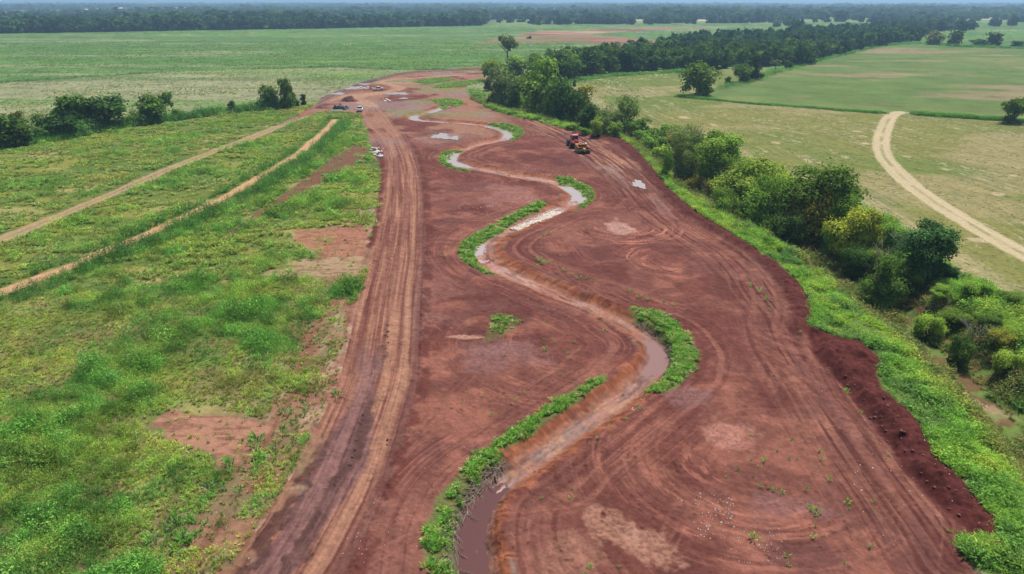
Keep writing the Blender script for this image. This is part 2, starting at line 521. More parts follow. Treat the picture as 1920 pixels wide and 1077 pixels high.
def in_far_clearing(x, y):
    """open fields inside the far woods (right of centre), as 0..1"""
    b = x / np.maximum(y, 1)
    n = fbm(x * 0.0011, y * 0.0006, 2, 61)
    c1 = ss(-0.06, 0.0, b) * (1 - ss(1650, 1850, y))
    c2 = ss(0.02, 0.10, b) * (1 - ss(.62, .66, b)) * ss(1950, 2050, y) * (1 - ss(2350, 2500, y)) * ss(.44, .5, n)
    c3 = ss(.38, .42, b) * (1 - ss(1900, 2100, y))
    c4 = ss(0.5, 0.56, n) * ss(2600, 2800, y) * ss(-.1, .1, b)
    c5 = (1 - ss(-.12, -.05, b)) * ss(.56, .6, fbm(x * .0012 + 3, y * .0035, 2, 62)) * ss(1900, 2100, y)
    return np.clip(np.maximum(np.maximum(c1, c2), np.maximum(np.maximum(c3, c4), c5)), 0, 1)


def paint_ground(x, y, Z):
    n = x.shape[0]
    C = np.empty((n, 3)); wet = np.zeros(n)
    A = fbm(x * 0.011, y * 0.016, 4, 31)
    B = fbm(x * 0.07, y * 0.07, 4, 33)
    D = fbm(x * 0.45, y * 0.45, 4, 35)
    E = fbm(x * 1.7, y * 1.7, 3, 37)
    FN = fbm(x * 4.3, y * 4.3, 3, 38)
    # far left meadow, with broad bands of seeding grass across the view
    band = fbm(x * 0.0045 - y * 0.001, y * 0.021 + x * 0.0035, 4, 39)
    C[:] = GREEN_FAR
    yb = y - np.interp(x, DITCH[:, 0], DITCH[:, 1])                                   # pale foreland of the meadow before the ditch line
    tanm = (1 - ss(-6, 6, yb)) * ss(.30, .52, A + 0.35 * (band - .5) + .12)
    mixc(C, TAN_FAR, tanm * 0.8)
    mixc(C, np.array([.10, .185, .042]), ss(.52, .66, band) * 0.6)
    mixc(C, TAN_FAR, ss(.64, .72, fbm(x * .004, y * 0.03, 4, 41)) * 0.6)
    mixc(C, np.array([.06, .115, .04]), ss(.58, .66, fbm(x * .006, y * 0.06, 4, 43)) * 0.5)
    ditch = np.abs(yb) + (B - .5) * 12
    mixc(C, np.array([.05, .09, .03]), (1 - ss(2.5, 6.0, ditch)) * 0.9 * (x < 20))
    mot = fbm(x * .06, y * .22, 4, 201)
    mixc(C, np.array([.045, .095, .03]), ss(.64, .76, mot) * .4)
    mixc(C, np.array([.21, .20, .115]), ss(.64, .74, fbm(x * .05 + 7, y * .15, 4, 203)) * .35)
    mixc(C, np.array([.04, .075, .025]), ss(.70, .78, fbm(x * .25, y * .5, 3, 205)) * .6)
    C *= (0.75 + 0.5 * B)[:, None] * (0.75 + .5 * D)[:, None]
    # weedy ground on the left, between the hedge and the earthworks
    wl = ss(-1.5, 1.5, hedge_y(x) - y + (D - .5) * 5) * (x < 20)
    mixc(C, WEEDG, wl)
    mixc(C, OLIVE, wl * ss(.42, .60, fbm(x * 0.05, y * 0.10, 4, 45)) * .9)
    mixc(C, np.array([.25, .22, .09]), wl * ss(.56, .68, fbm(x * 0.06, y * 0.15, 4, 47)) * .8)
    mixc(C, np.array([.06, .11, .028]), wl * ss(.52, .62, fbm(x * 0.09, y * 0.14, 4, 49)) * .8)
    # trampled, half bare earth beside the haul road and under the near weeds
    rdl_, rtl_ = line_dist(x, y, ROAD, 30.0)
    lf = ((rdl_ * LS > 0) & (y < 150)).astype(float)
    hm = lf * (1 - ss(9, 17, np.abs(rdl_) + (B - .5) * 12))
    soil_ = np.empty((n, 3)); soil_[:] = np.array([.205, .105, .072])
    mixc(soil_, np.array([.27, .20, .145]), ss(.5, .6, fbm(rdl_ * .8, rtl_ * .1, 4, 291)) * .8)
    mixc(soil_, np.array([.14, .058, .042]), ss(.52, .62, fbm(rdl_ * .9 + 20, rtl_ * .08, 4, 292)) * .8)
    C += (soil_ - C) * (hm * .92)[:, None]
    mixc(C, np.array([.15, .115, .065]), lf * (1 - ss(17, 30, np.abs(rdl_))) * ss(.45, .6, D) * .5)
    mixc(C, np.array([.13, .105, .055]), wl * (1 - ss(80, 105, y)) * ss(.42, .6, D) * .6)
    # mown fields on the right
    r1 = ss(-.3, .3, poly_sd(x, y, R1POLY, 4.0))
    ed, et = line_dist(x, y, EDGE, 130.0)
    ed = np.abs(ed)
    ring = fbm(ed * 0.55, et * 0.018, 3, 51)
    ring2 = vn(ed * 1.15 + (B - .5) * 1.2, et * 0.05, 52)
    straw = fbm(x * 0.9, y * 0.9, 3, 53)
    F1 = np.empty((n, 3)); F1[:] = HAY
    mixc(F1, HAY_GREEN, ss(.40, .62, A + .3 * (ring - .5)) * .85)
    mixc(F1, STRAW * .95, ss(.55, .70, ring2) * ss(.47, .6, straw) * ss(.35, .6, B) * .9)
    mixc(F1, np.array([.10, .13, .035]), ss(.66, .8, vn(ed * .8, et * .03, 54)) * .45)
    mixc(F1, np.array([.27, .22, .12]), ss(.58, .7, fbm(x * .02, y * .035, 3, 55)) * .6)
    mixc(F1, np.array([.27, .235, .13]), (1 - ss(2.5, 7, ed + (B - .5) * 5)) * .8)
    mixc(F1, np.array([.075, .105, .03]), ss(.60, .72, vn(ed * 1.9 + (D - .5), et * .04, 207)) * .4 * ss(.3, .5, B))
    mixc(F1, STRAW * .8, ss(.66, .72, fbm(x * 1.1, y * 1.1, 3, 209)) * ss(.5, .62, B) * .5)
    F1 *= (0.72 + .36 * D)[:, None] * (.8 + .4 * E)[:, None]
    C += (F1 - C) * r1[:, None]
    r2 = ss(-.5, .5, poly_sd(x, y, R2POLY, 4.0))
    F2 = np.empty((n, 3)); F2[:] = np.array([.096, .150, .044])
    mixc(F2, np.array([.165, .175, .068]), ss(.52, .68, fbm(x * .012, y * .02, 4, 57)) * .6)
    mixc(F2, np.array([.23, .17, .11]), ss(.64, .72, fbm(x * .015, y * .03, 3, 58)) * .7)
    mixc(F2, np.array([.06, .10, .03]), ss(.62, .7, fbm(x * .06, y * .12, 4, 211)) * .5)
    F2 *= (0.75 + .4 * B)[:, None] * (0.8 + .3 * D)[:, None]
    C += (F2 - C) * r2[:, None]
    # thin strip of rank grass between the two fields
    # far country beyond the meadow: woodland floor with clearings
    wl_y = woods_line(x / np.maximum(y, 1))
    far = ss(-10, 20, y - wl_y)
    FC = np.empty((n, 3)); FC[:] = WOOD_FLOOR
    clr = in_far_clearing(x, y)
    CL = np.empty((n, 3)); CL[:] = np.array([.13, .19, .065])
    mixc(CL, np.array([.42, .34, .25]), ss(.60, .66, fbm(x * .0025, y * .006, 2, 63)))
    FC += (CL - FC) * clr[:, None]
    C += (FC - C) * far[:, None]
    # far earthworks in the meadow (red strip)
    fe = poly_sd(x, y, FARRED, 30.0)
    fm = ss(-6, 6, fe + (fbm(x * .03, y * .02, 4, 65) - .56) * 44) * (.55 + .45 * ss(.4, .55, fbm(x * .02, y * .03, 3, 68)))
    FR = np.empty((n, 3)); FR[:] = np.array([.235, .12, .092])
    mixc(FR, RED * 1.3, ss(.5, .6, fbm(x * .012, y * .03, 3, 66)))
    mixc(FR, PALE_SOIL, ss(.58, .7, fbm(x * .01, y * .035, 3, 67)) * .7)
    C += (FR - C) * fm[:, None]
    # ---- bank vegetation ground: between the earthworks and the mown field
    rim = ((np.abs(Z['rav']) < 21.5) & (r1 < .5) & (y < 420)).astype(float)
    mixc(C, np.array([.085, .135, .028]), rim * .9)
    slope = (1 - ss(5, 10, np.abs(Z['rav']) + (B - .5) * 5))
    mixc(C, np.array([.115, .055, .035]), rim * slope * ss(.50, .6, D) * .8)
    mixc(C, np.array([.32, .21, .15]), rim * (1 - ss(1.4, 2.6, np.abs(Z['rav']) + (D - .5) * 2)) * .9 * (1 - ss(88, 98, y)) * ss(70, 77, y) * ss(.46, .56, fbm(x * .3, y * .3, 3, 245)))
    # ---- earth tracks through the weeds
    for P, w, col, two in ((TRK1, 1.25, SANDY * np.array([1, .88, .86]), False), (TRK2, 1.6, SANDY * np.array([.72, .72, .74]), True)):
        d, t = line_dist(x, y, P, 6.0)
        a = np.abs(d) + (D - .5) * 1.3 + (B - .5) * 1.3
        m = 1 - ss(w - .25, w + .35, a)
        if two:
            m *= 1 - 0.55 * (1 - ss(.15, .5, np.abs(d)))
        mixc(C, col, m * (.75 + .25 * E))
    for P, w in ((RTRACK, 2.3), (RTRACK2, 1.6)):
        d, t = line_dist(x, y, P, 9.0)
        a = np.abs(d) + (D - .5) * .8
        m = (1 - ss(w - .3, w + .5, a + (E - .5) * .5)) * (1 - .6 * (1 - ss(.25, .7, np.abs(d))) * ss(.3, .6, fbm(x * .2, y * .2, 3, 271))) * (.82 + .18 * ss(.3, .6, vn(d * 4.5, t * .08, 273)))
        mixc(C, np.array([.40, .335, .215]) * .88, m)
    # bare red places on the left
    for P, amp, col in ((STRIP, 2.2, RED * np.array([.95, 1.1, 1.1])), (PATCH, 2.5, np.array([.25, .115, .075])), (PATCH2, 3.0, np.array([.25, .18, .11])), (BARE, 2.6, np.array([.27, .135, .095]))):
        s = poly_sd(x, y, P, 5.0)
        m = ss(-.3, .5, s + (D - .5) * amp)
        mixc(C, col, m * (.7 + .3 * E))
        mixc(C, np.array([.13, .055, .04]), m * ss(.55, .65, fbm(x * .5 + y * .2, y * 2.2, 3, 71)) * .6)
    # small pale bare spots on the mown field
    for (px, py, w, h) in ((1283, 221, 12, 3), (1338, 235, 8, 2.5), (1453, 268, 10, 2.5), (1624, 269, 11, 3), (1606, 247, 10, 2), (1777, 318, 11, 2.5), (1873, 363, 13, 4), (1698, 293, 8, 2), (1832, 450, 18, 5), (1900, 330, 9, 2)):
        gx, gy = G(px, py); k = px_per_m(gx, gy)
        ry = max(1.0, G(px, py - h)[1] - gy)
        q = np.hypot((x - gx) / (w / k), (y - gy) / ry)
        mixc(C, np.array([.40, .31, .22]), (1 - ss(.5, 1.2, q + (D - .5) * 1.1)) * .6)
    # ================= the red earthworks
    lowl = (x < -5) & (y < 125)
    dm = ss(-.45, .45, Z['dirt'] + (D - .5) * np.where(lowl, 3.6, 1.6) + (B - .5) * np.where(lowl, 8.0, 2.5))
    S = np.empty((n, 3)); S[:] = RED
    s, t = Z['chan'], Z['chant']
    big = fbm(x * 0.05, y * 0.05, 4, 73)
    mid = fbm(x * 0.22, y * 0.22, 4, 75)
    mixc(S, PURPLE, ss(.45, .62, big) * .85)
    mixc(S, np.array([.215, .085, .060]), ss(.48, .66, mid) * .8)
    mixc(S, RED_DARK * 1.3, ss(.54, .66, fbm(x * .13, y * .13, 4, 77)) * .6)
    mixc(S, RED_DARK * 1.5, ss(.52, .62, fbm(x * .045 + 3, y * .06, 4, 177)) * .55)
    mixc(S, RED_PALE * np.array([.8, .82, .84]), ss(.56, .66, fbm(x * .05 + 13, y * .07, 4, 178)) * .5)
    # wheel streaks run with the channel near it, with the haul lane on the right, with the edge elsewhere
    st1 = fbm(s * 1.1 + (B - .5) * 3, t * 0.045, 3, 79)
    mixc(S, RED_PALE * .85, ss(.56, .74, st1) * (1 - ss(7, 13, np.abs(s))) * .65)
    mixc(S, RED_DARK * 1.2, ss(.56, .72, fbm(s * 1.6 + (B - .5) * 2, t * .05, 3, 81)) * (1 - ss(7, 13, np.abs(s))) * .5)
    ld, lt = Z['lane'], Z['lanet']
    la = 1 - ss(3.5, 9.5, np.abs(ld) + (B - .5) * 4)
    lst = fbm(ld * 1.3 + (B - .5) * 1.5, lt * .05, 4, 83)
    upl = 1 - ss(80, 105, lt) * .8
    mixc(S, TAN * np.array([1.0, .97, .97]), la * ss(.43, .54, lst) * upl)
    mixc(S, PURPLE * .9, la * ss(.52, .66, fbm(ld * 1.1, lt * .06, 3, 85)) * .75)
    mixc(S, RED_DARK, la * ss(.58, .70, vn(ld * 2.6, lt * .10, 86)) * .75)
    wet += la * ss(.58, .66, fbm(ld * .5, lt * .05, 3, 87)) * .3 * (y > 110)
    bd = Z['dirt']
    st2 = fbm(bd * .9, (x + y) * .03, 3, 89)
    edge_z = ss(10, 40, x) * (1 - ss(7, 12, bd))
    mixc(S, RED_PALE * .8, ss(.56, .72, st2) * edge_z * .5)
    # turning circles of the machines
    for (px, py, r0, r1_, fq, amp, a0, a1) in ((1166, 424, 3.6, 12.5, 1.0, 1.25, -3.3, .4), (1262, 486, 3.0, 10.5, 1.0, 1.25, 2.0, 4.9), (945, 372, 1.5, 9.0, 1.0, .6, -1.8, 1.6),
                                              (1395, 862, 2.5, 17.0, .62, .55, 2.3, 5.6), (760, 258, 2.0, 7, 1.2, .3, -3.2, 3.2), (1090, 640, 6.0, 19.0, .8, .45, 2.6, 4.6), (985, 292, 2.0, 9.0, 1., .5, 0., 3.6)):
        gx, gy = G(px, py)
        rr = np.hypot(x - gx, y - gy); an = np.arctan2(y - gy, x - gx)
        an = np.where(an < a0, an + 2 * math.pi, an)
        am = ss(a0, a0 + .5, an) * (1 - ss(a1 - .5, a1, an)) * ss(r0, r0 + 1.5, rr) * (1 - ss(r1_ - 2.5, r1_, rr + (B - .5) * 5))
        am = am * (.35 + .65 * ss(.35, .6, fbm(x * .3, y * .3, 3, 213)))
        rg = fbm(rr * fq * 3.2 + (B - .5) * 2.0, an * 1.8, 3, 91 + int(px) % 17)
        rw = fbm(rr * fq * 1.1 + (B - .5) * 1.6, an * 1.1, 3, 92 + int(px) % 17)
        mixc(S, RED_PALE * np.array([1.0, .95, .9]), np.minimum(1, am * ss(.54, .66, rw) * amp * .55))
        mixc(S, RED_PALE * np.array([1.25, 1.2, 1.15]), np.minimum(1, am * ss(.54, .64, rg) * amp * .9))
        mixc(S, RED_DARK, am * ss(.56, .66, fbm(rr * fq * 3.6 + 30 + (B - .5) * 2, an * 1.9, 2, 93)) * np.minimum(1, amp) * .85)
    fine = ss(.42, .65, fbm(x * .12, y * .12, 3, 215)) * (1 - ss(8, 13, np.abs(s))) * .8
    mixc(S, RED_DARK * 1.15, ss(.66, .80, vn(s * 4.5 + (B - .5) * 4, t * .07, 216)) * fine * .6)
    mixc(S, RED_PALE * 1.05, ss(.70, .84, vn(s * 5.2 + (B - .5) * 4, t * .06, 217)) * fine * .55)
    fine2 = ss(.35, .6, fbm(x * .1 + 9, y * .1, 3, 218)) * (1 - ss(5, 11.5, np.abs(ld))) * (1 - .75 * ss(80, 105, lt))
    mixc(S, RED_DARK * 1.0, ss(.64, .78, vn(ld * 4.2 + (B - .5) * 2, lt * .07, 219)) * fine2 * .8)
    mixc(S, TAN * 1.1, ss(.70, .84, vn(ld * 5.0 + (B - .5) * 2, lt * .06, 220)) * fine2 * .6)
    fine3 = ss(.4, .6, fbm(x * .07 + 5, y * .07, 3, 221)) * ss(-2, 14, x) * (1 - ss(10, 12, bd)) * .45
    mixc(S, RED_DARK * 1.1, ss(.66, .80, vn(bd * 3.6 + (B - .5) * 3, (x - y) * .05, 222)) * fine3 * .6)
    # chance crossings of machines, in long straight-ish sweeps
    for ang, sd_ in ((.35, 231), (1.15, 233), (-.5, 235), (1.8, 237)):
        u_ = x * math.cos(ang) - y * math.sin(ang) + (fbm(x * .03, y * .03, 2, sd_) - .5) * 22
        v_ = x * math.sin(ang) + y * math.cos(ang)
        gate = ss(.70, .78, vn(u_ * .16, v_ * .012, sd_ + 1)) * ss(.45, .6, fbm(x * .25, y * .25, 3, sd_ + 2)) * .6
        mixc(S, RED_DARK * 1.1, gate * ss(.55, .75, vn(u_ * 3.0, v_ * .1, sd_ + 3)) * .55)
        mixc(S, RED_PALE, gate * ss(.62, .8, vn(u_ * 3.4 + 20, v_ * .1, sd_ + 4)) * .45)
    # dried silt in the hollows
    for (px, py, w, h, col, k) in ((1160, 426, 26, 13, (.36, .20, .16), .95), (1362, 812, 60, 42, (.30, .135, .10), .9), (960, 365, 60, 22, (.25, .11, .09), .7), (1230, 1030, 60, 45, (.31, .155, .105), .8),
                                   (1140, 985, 55, 40, (.30, .15, .10), .8), (905, 652, 70, 14, (.17, .085, .075), .6), (940, 665, 80, 35, (.165, .075, .068), .8), (1290, 745, 70, 22, (.16, .08, .075), .7), (1470, 960, 80, 40, (.16, .075, .07), .7),
                                   (712, 289, 36, 14, (.055, .028, .024), 1.1), (835, 258, 55, 14, (.13, .075, .066), .9), (1145, 318, 20, 12, (.2, .14, .13), .5), (870, 632, 48, 5, (.38, .22, .15), .8), (790, 560, 60, 60, (.20, .085, .062), .6), (1060, 1040, 70, 60, (.25, .12, .08), .5)):
        gx, gy = G(px, py); kk = px_per_m(gx, gy)
        ry = max(.8, (G(px, py - h)[1] - G(px, py + h)[1]) / 2)
        q = np.hypot((x - gx) / (w / kk), (y - gy) / ry) + (mid - .5) * 1.7 + (D - .5) * .9 + (E - .5) * .6
        m = (1 - ss(.6, 1.0, q)) * k * .85 * (.6 + .4 * ss(.3, .6, FN))
        mixc(S, np.array(col), m)
        wet += m * .25
    # channel: bed, cut banks
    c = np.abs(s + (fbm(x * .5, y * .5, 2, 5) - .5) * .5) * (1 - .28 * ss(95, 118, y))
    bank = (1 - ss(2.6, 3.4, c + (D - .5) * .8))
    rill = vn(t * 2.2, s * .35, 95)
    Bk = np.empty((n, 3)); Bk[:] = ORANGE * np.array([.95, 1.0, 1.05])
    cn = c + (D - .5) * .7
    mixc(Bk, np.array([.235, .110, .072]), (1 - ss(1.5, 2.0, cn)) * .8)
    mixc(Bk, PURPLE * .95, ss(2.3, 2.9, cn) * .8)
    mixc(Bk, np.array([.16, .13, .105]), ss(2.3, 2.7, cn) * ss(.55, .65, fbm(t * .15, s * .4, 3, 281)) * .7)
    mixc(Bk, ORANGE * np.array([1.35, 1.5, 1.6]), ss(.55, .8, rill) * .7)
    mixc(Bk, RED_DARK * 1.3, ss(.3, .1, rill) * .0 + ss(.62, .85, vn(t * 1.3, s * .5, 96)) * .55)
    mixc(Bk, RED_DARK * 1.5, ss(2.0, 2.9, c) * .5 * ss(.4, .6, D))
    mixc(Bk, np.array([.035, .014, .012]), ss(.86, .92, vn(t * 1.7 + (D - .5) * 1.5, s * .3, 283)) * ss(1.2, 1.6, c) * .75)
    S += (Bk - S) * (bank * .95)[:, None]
    bed = 1 - ss(.65, 1.25, c + (D - .5) * .9 + (E - .5) * .4)
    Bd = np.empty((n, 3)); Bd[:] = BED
    Bd *= (1 - .50 * (1 - ss(75, 112, y)))[:, None]  # upper reaches stay whiter: sky reflection painted into the bed colour
    mixc(Bd, np.array([.25, .10, .07]), ss(.40, .58, fbm(x * .35, y * .35, 4, 97) + .12 * (D - .5)) * .85)
    mixc(Bd, np.array([.24, .12, .10]), ss(.5, .62, fbm(s * 1.5, t * .12, 3, 197)) * .7)
    mixc(Bd, np.array([.27, .125, .065]), ss(.50, .60, fbm(x * .9, y * .9, 4, 285)) * .75 * (1 - ss(75, 110, y)))
    mixc(Bd, np.array([.11, .045, .036]), ss(.60, .68, fbm(s * 1.2, t * .25, 4, 287)) * .7)
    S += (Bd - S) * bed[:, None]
    pl = pool(t)
    mud = (1 - ss(1.2, 2.0, c + (D - .5) * .5)) * pl
    mixc(S, np.array([.15, .07, .058]), mud * .6)
    wet += mud * .6
    wet += bed * np.where(y > 105, .75, .55) * ss(.42, .58, fbm(x * .2, y * .2, 3, 98))
    for P, w in ((BRUSH1, 1.1), (BRUSH2, 1.0)):
        db, _ = line_dist(x, y, P, 5.0)
        mb_ = 1 - ss(w * .6, w, np.abs(db) + (D - .5) * 1.0)
        mixc(S, np.array([.075, .050, .040]), mb_ * .85 * (.5 + .5 * ss(.35, .55, FN)))
    # haul road
    rd = Z['road']; rt = Z['roadt']
    wid = 4.5
    rm = 1 - ss(wid - .4, wid + .5, np.abs(rd) + (D - .5) * .7)
    Rd = np.empty((n, 3)); Rd[:] = np.array([.175, .075, .055])
    q1 = fbm(rd * 1.5 + (B - .5) * .8, rt * .028, 3, 99)
    q2 = vn(rd * 3.4 + (B - .5) * .6, rt * .05, 100)
    mixc(Rd, TAN * .95, ss(.45, .58, q1) * .9)
    mixc(Rd, TAN * 1.18, ss(.62, .9, q2) * .6)
    mixc(Rd, RED * .9, ss(.62, .9, vn(rd * 2.1 + 40, rt * .035, 101)) * .8)
    mixc(Rd, RED_DARK * 1.4, ss(.66, .84, vn(rd * 6.0 + 10 + (B - .5), rt * .06, 241)) * .55)
    mixc(Rd, TAN * 1.25, ss(.70, .88, vn(rd * 7.0 + (B - .5), rt * .07, 243)) * .5)
    mixc(Rd, PURPLE, ss(2.9, 3.8, rd * DL_SIGN + (D - .5)) * .75)
    S += (Rd - S) * rm[:, None]
    ridge = (1 - ss(.3, 1.1, np.abs(np.abs(rd) - 5.0 - (B - .5)))) * ss(.35, .55, D)
    mixc(S, RED_DARK * 1.3, ridge * .8)
    dl, dlt = line_dist(x, y, DARKLANE, 7.0)
    dk = (1 - ss(1.4, 2.0, np.abs(dl) + (B - .5) * 2.5 + (D - .5) * 1.2)) * ss(-2, 6, dlt)
    mixc(S, np.array([.15, .075, .07]), dk * .8)
    mixc(S, np.array([.10, .045, .042]), dk * ss(.5, .6, fbm(dl * 2.2, dlt * .12, 3, 198)) * .8)
    dk2 = (1 - ss(.45, .85, np.abs(dl - .8 * DL_SIGN) + (D - .5) * 1.6 + (E - .5) * .8)) * ss(8, 20, dlt + (D - .5) * 8)
    mixc(S, np.array([.062, .028, .024]), dk2 * .85 * (.45 + .55 * ss(.38, .55, fbm(dl * 1.5, dlt * .3, 3, 301))))
    dk3 = (1 - ss(.5, 1.0, np.abs(dl + 2.4 * DL_SIGN) + (D - .5) * 2.2 + (E - .5))) * ss(16, 24, dlt + (D - .5) * 8)
    mixc(S, np.array([.055, .026, .022]), dk3 * .8)
    wet += dk * .15
    # left shoulder of the road: stony pale earth with stubble
    sh = (rd * LS > 4.4) & (y < 120)
    shm = sh.astype(float) * (1 - ss(8.2, 9.0, np.abs(rd)))
    mixc(S, np.array([.245, .12, .085]), shm * .7)
    mixc(S, np.array([.29, .19, .13]), shm * ss(.5, .62, D) * .8)
    # fresh dark spoil
    wm = ss(-.2, .5, Z['wind'] + (D - .5) * 1.2)
    mixc(S, np.array([.074, .021, .018]), wm)
    mixc(S, np.array([.095, .028, .024]), wm * ss(.5, .75, E) * .6)
    bm = 1 - ss(1.3, 2.6, np.abs(Z['bank']) + (D - .5) * 1.8)
    mixc(S, np.array([.078, .023, .020]), bm * .92)
    wet *= (1 - bm) * (1 - wm)
    # yard at the top end
    yd = ss(205, 235, y) * (1 - ss(-10, 2, x)) * (1 - bank)
    mixc(S, np.array([.235, .122, .082]), yd * ss(.42, .56, fbm(x * .06, y * .05, 4, 103)) * .9)
    mixc(S, np.array([.20, .13, .12]), yd * ss(.56, .64, fbm(x * .05 + 9, y * .05, 3, 104)) * .8)
    mixc(S, np.array([.15, .17, .06]), ss(262, 285, y) * ss(.54, .64, fbm(x * .03, y * .05, 3, 105)) * .55)
    for P_, w_ in ((YARD1, 3.4), (YARD2, 3.0), (YARD3, 2.5)):
        d, t_ = line_dist(x, y, P_, 9.0)
        a = np.abs(d) + (D - .5) * 2.0 + (B - .5) * 2.5
        mixc(S, np.array([.30, .175, .110]), (1 - ss(w_ - 1.0, w_ + .6, a)) * (.75 + .25 * ss(.35, .6, vn(d * 1.6, t_ * .06, 303))))
    d, t_ = line_dist(x, y, WETROAD, 8.0)
    a = np.abs(d) + (D - .5) * 2.2
    mixc(S, np.array([.085, .046, .044]), (1 - ss(2.8, 4.0, a)) * .9)
    mixc(S, np.array([.20, .12, .10]), (1 - ss(2.8, 4.0, a)) * ss(.55, .65, vn(d * 1.2, t_ * .05, 247)) * .8)
    lightdust = fbm(x * .8, y * .8, 4, 107)
    S *= (.84 + .32 * E)[:, None] * (.78 + .44 * lightdust)[:, None] * (.82 + .36 * FN)[:, None]
    S *= np.array([.90, .93, .95])
    C += (S - C) * dm[:, None]
    wet *= dm
    # grassy strips left standing beside the channel
    for k, P in STRIPS.items():
        m = ss(-.25, .25, poly_sd(x, y, P, 2.0) + (D - .5) * .8)
        mixc(C, np.array([.085, .125, .035]), m * (.75 if k != 'i' else .35))
        wet *= 1 - m
    return np.clip(C, .005, .9), np.clip(wet, 0, 1)


YARD1 = catmull(Gs([(596, 192), (640, 181), (690, 176), (732, 171), (748, 164), (722, 157), (712, 153), (745, 148), (790, 146), (845, 142), (905, 141)]))
YARD2 = catmull(Gs([(700, 200), (682, 192), (668, 185), (690, 178), (735, 173)]))
YARD3 = catmull(Gs([(735, 155), (770, 157), (800, 153), (850, 147)]))
WETROAD = catmull(Gs([(575, 203), (600, 190), (630, 177), (662, 163), (700, 151), (740, 141), (790, 135), (850, 132), (905, 128)]))
BRUSH1 = Gs([(945, 862), (918, 880), (896, 902), (878, 926), (866, 950), (854, 975), (846, 1002), (846, 1035), (854, 1080)])
BRUSH2 = Gs([(1192, 598), (1230, 618), (1256, 648), (1263, 678), (1250, 700)])
FARRED = Gs([(930, 76), (980, 68), (960, 60), (1060, 58), (1200, 53), (1330, 52), (1200, 58), (1110, 64), (1190, 72), (1260, 78), (1250, 88), (1175, 95), (1160, 86), (1080, 80), (1000, 82), (900, 84), (870, 82)])
_d0, _ = line_dist(np.array([G(640, 760)[0]]), np.array([G(640, 760)[1]]), ROAD, 9.0)
LS = 1.0 if _d0[0] > 0 else -1.0      # sign of the lateral coordinate on the left of the haul road
DL_SIGN = -LS


def build_ground():
    phi = np.concatenate([np.linspace(75, 44, 60)[:-1], np.linspace(44, 12, 700)[:-1], np.linspace(12, 2.2, 330)[:-1], np.geomspace(2.2, 0.12, 90)])
    r = CAM_H / np.tan(np.radians(phi))
    th = np.radians(np.concatenate([np.linspace(-88, -44, 120)[:-1], np.linspace(-44, 44, 1350)[:-1], np.linspace(44, 88, 120)]))
    nr, nt_ = len(r), len(th)
    R, T = np.meshgrid(r, th, indexing='ij')
    x = (R * np.sin(T)).ravel(); y = (R * np.cos(T)).ravel()
    Z = zones(x, y)
    z = height(x, y, Z)
    C, wet = paint_ground(x, y, Z)
    idx = np.arange(nr * nt_, dtype=np.int32).reshape(nr, nt_)
    F = np.stack([idx[:-1, :-1], idx[:-1, 1:], idx[1:, 1:], idx[1:, :-1]], -1).reshape(-1, 4)[:, ::-1]
    V = np.stack([x, y, z], -1)
    me = mesh_np('ground', V, F, ground_material(), C, smooth=True)
    a = me.attributes.new('wet', 'FLOAT', 'POINT'); a.data.foreach_set('value', wet.astype(f32))
    o = link('ground', me)
    tag(o, kind='structure')
    return o


import time as _time
_t0 = _time.time()
ground = build_ground()
print('ground', round(_time.time() - _t0, 1))
M_SILT_WATER = water_material('red_brown_water', (.085, .036, .034))
M_SILT_SKY = water_material('silt_water_sky_tint', (.19, .105, .095))  # upper pond: silty water, lightened with sky reflection put into its base colour
M_PUDDLE = water_material('puddle_water', (.30, .26, .25))
M_CREEK_WATER = water_material('creek_water', (.10, .10, .09))


def water(name, P, z, mat):
    P = np.asarray(P); c = P.mean(0)
    me = bpy.data.meshes.new(name)
    me.from_pydata([(p[0] - c[0], p[1] - c[1], 0) for p in P], [], [tuple(range(len(P)))])
    me.update(); me.materials.append(mat)
    o = link(name, me, loc=(c[0], c[1], z))
    tag(o, kind='structure')
    return o


def smooth_loop(P, n=5):
    P = np.asarray(P, float)
    Q = catmull(np.vstack([P[-1], P, P[0], P[1]]), n)
    return Q[n:-n - 1]


def ccw(P):
    a = np.sum(P[:, 0] * np.roll(P[:, 1], -1) - P[:, 1] * np.roll(P[:, 0], -1))
    return P if a > 0 else P[::-1]


def chan_water(t0, t1, halfw, zlev, shift=0.0):
    seg = np.hypot(*np.diff(CHAN, axis=0).T); acc = np.concatenate([[0], np.cumsum(seg)])
    ts = np.linspace(t0, t1, 26)
    cx = np.interp(ts, acc, CHAN[:, 0]); cyy = np.interp(ts, acc, CHAN[:, 1])
    tx = np.gradient(cx); ty = np.gradient(cyy); L = np.hypot(tx, ty); nx, ny = -ty / L, tx / L
    k = np.linspace(0, 1, 26); w = halfw * np.sin(np.pi * k) ** .35 + .02
    left = np.stack([cx + nx * (w + shift), cyy + ny * (w + shift)], -1)
    right = np.stack([cx - nx * (w - shift), cyy - ny * (w - shift)], -1)
    return ccw(np.vstack([left, right[::-1]]))


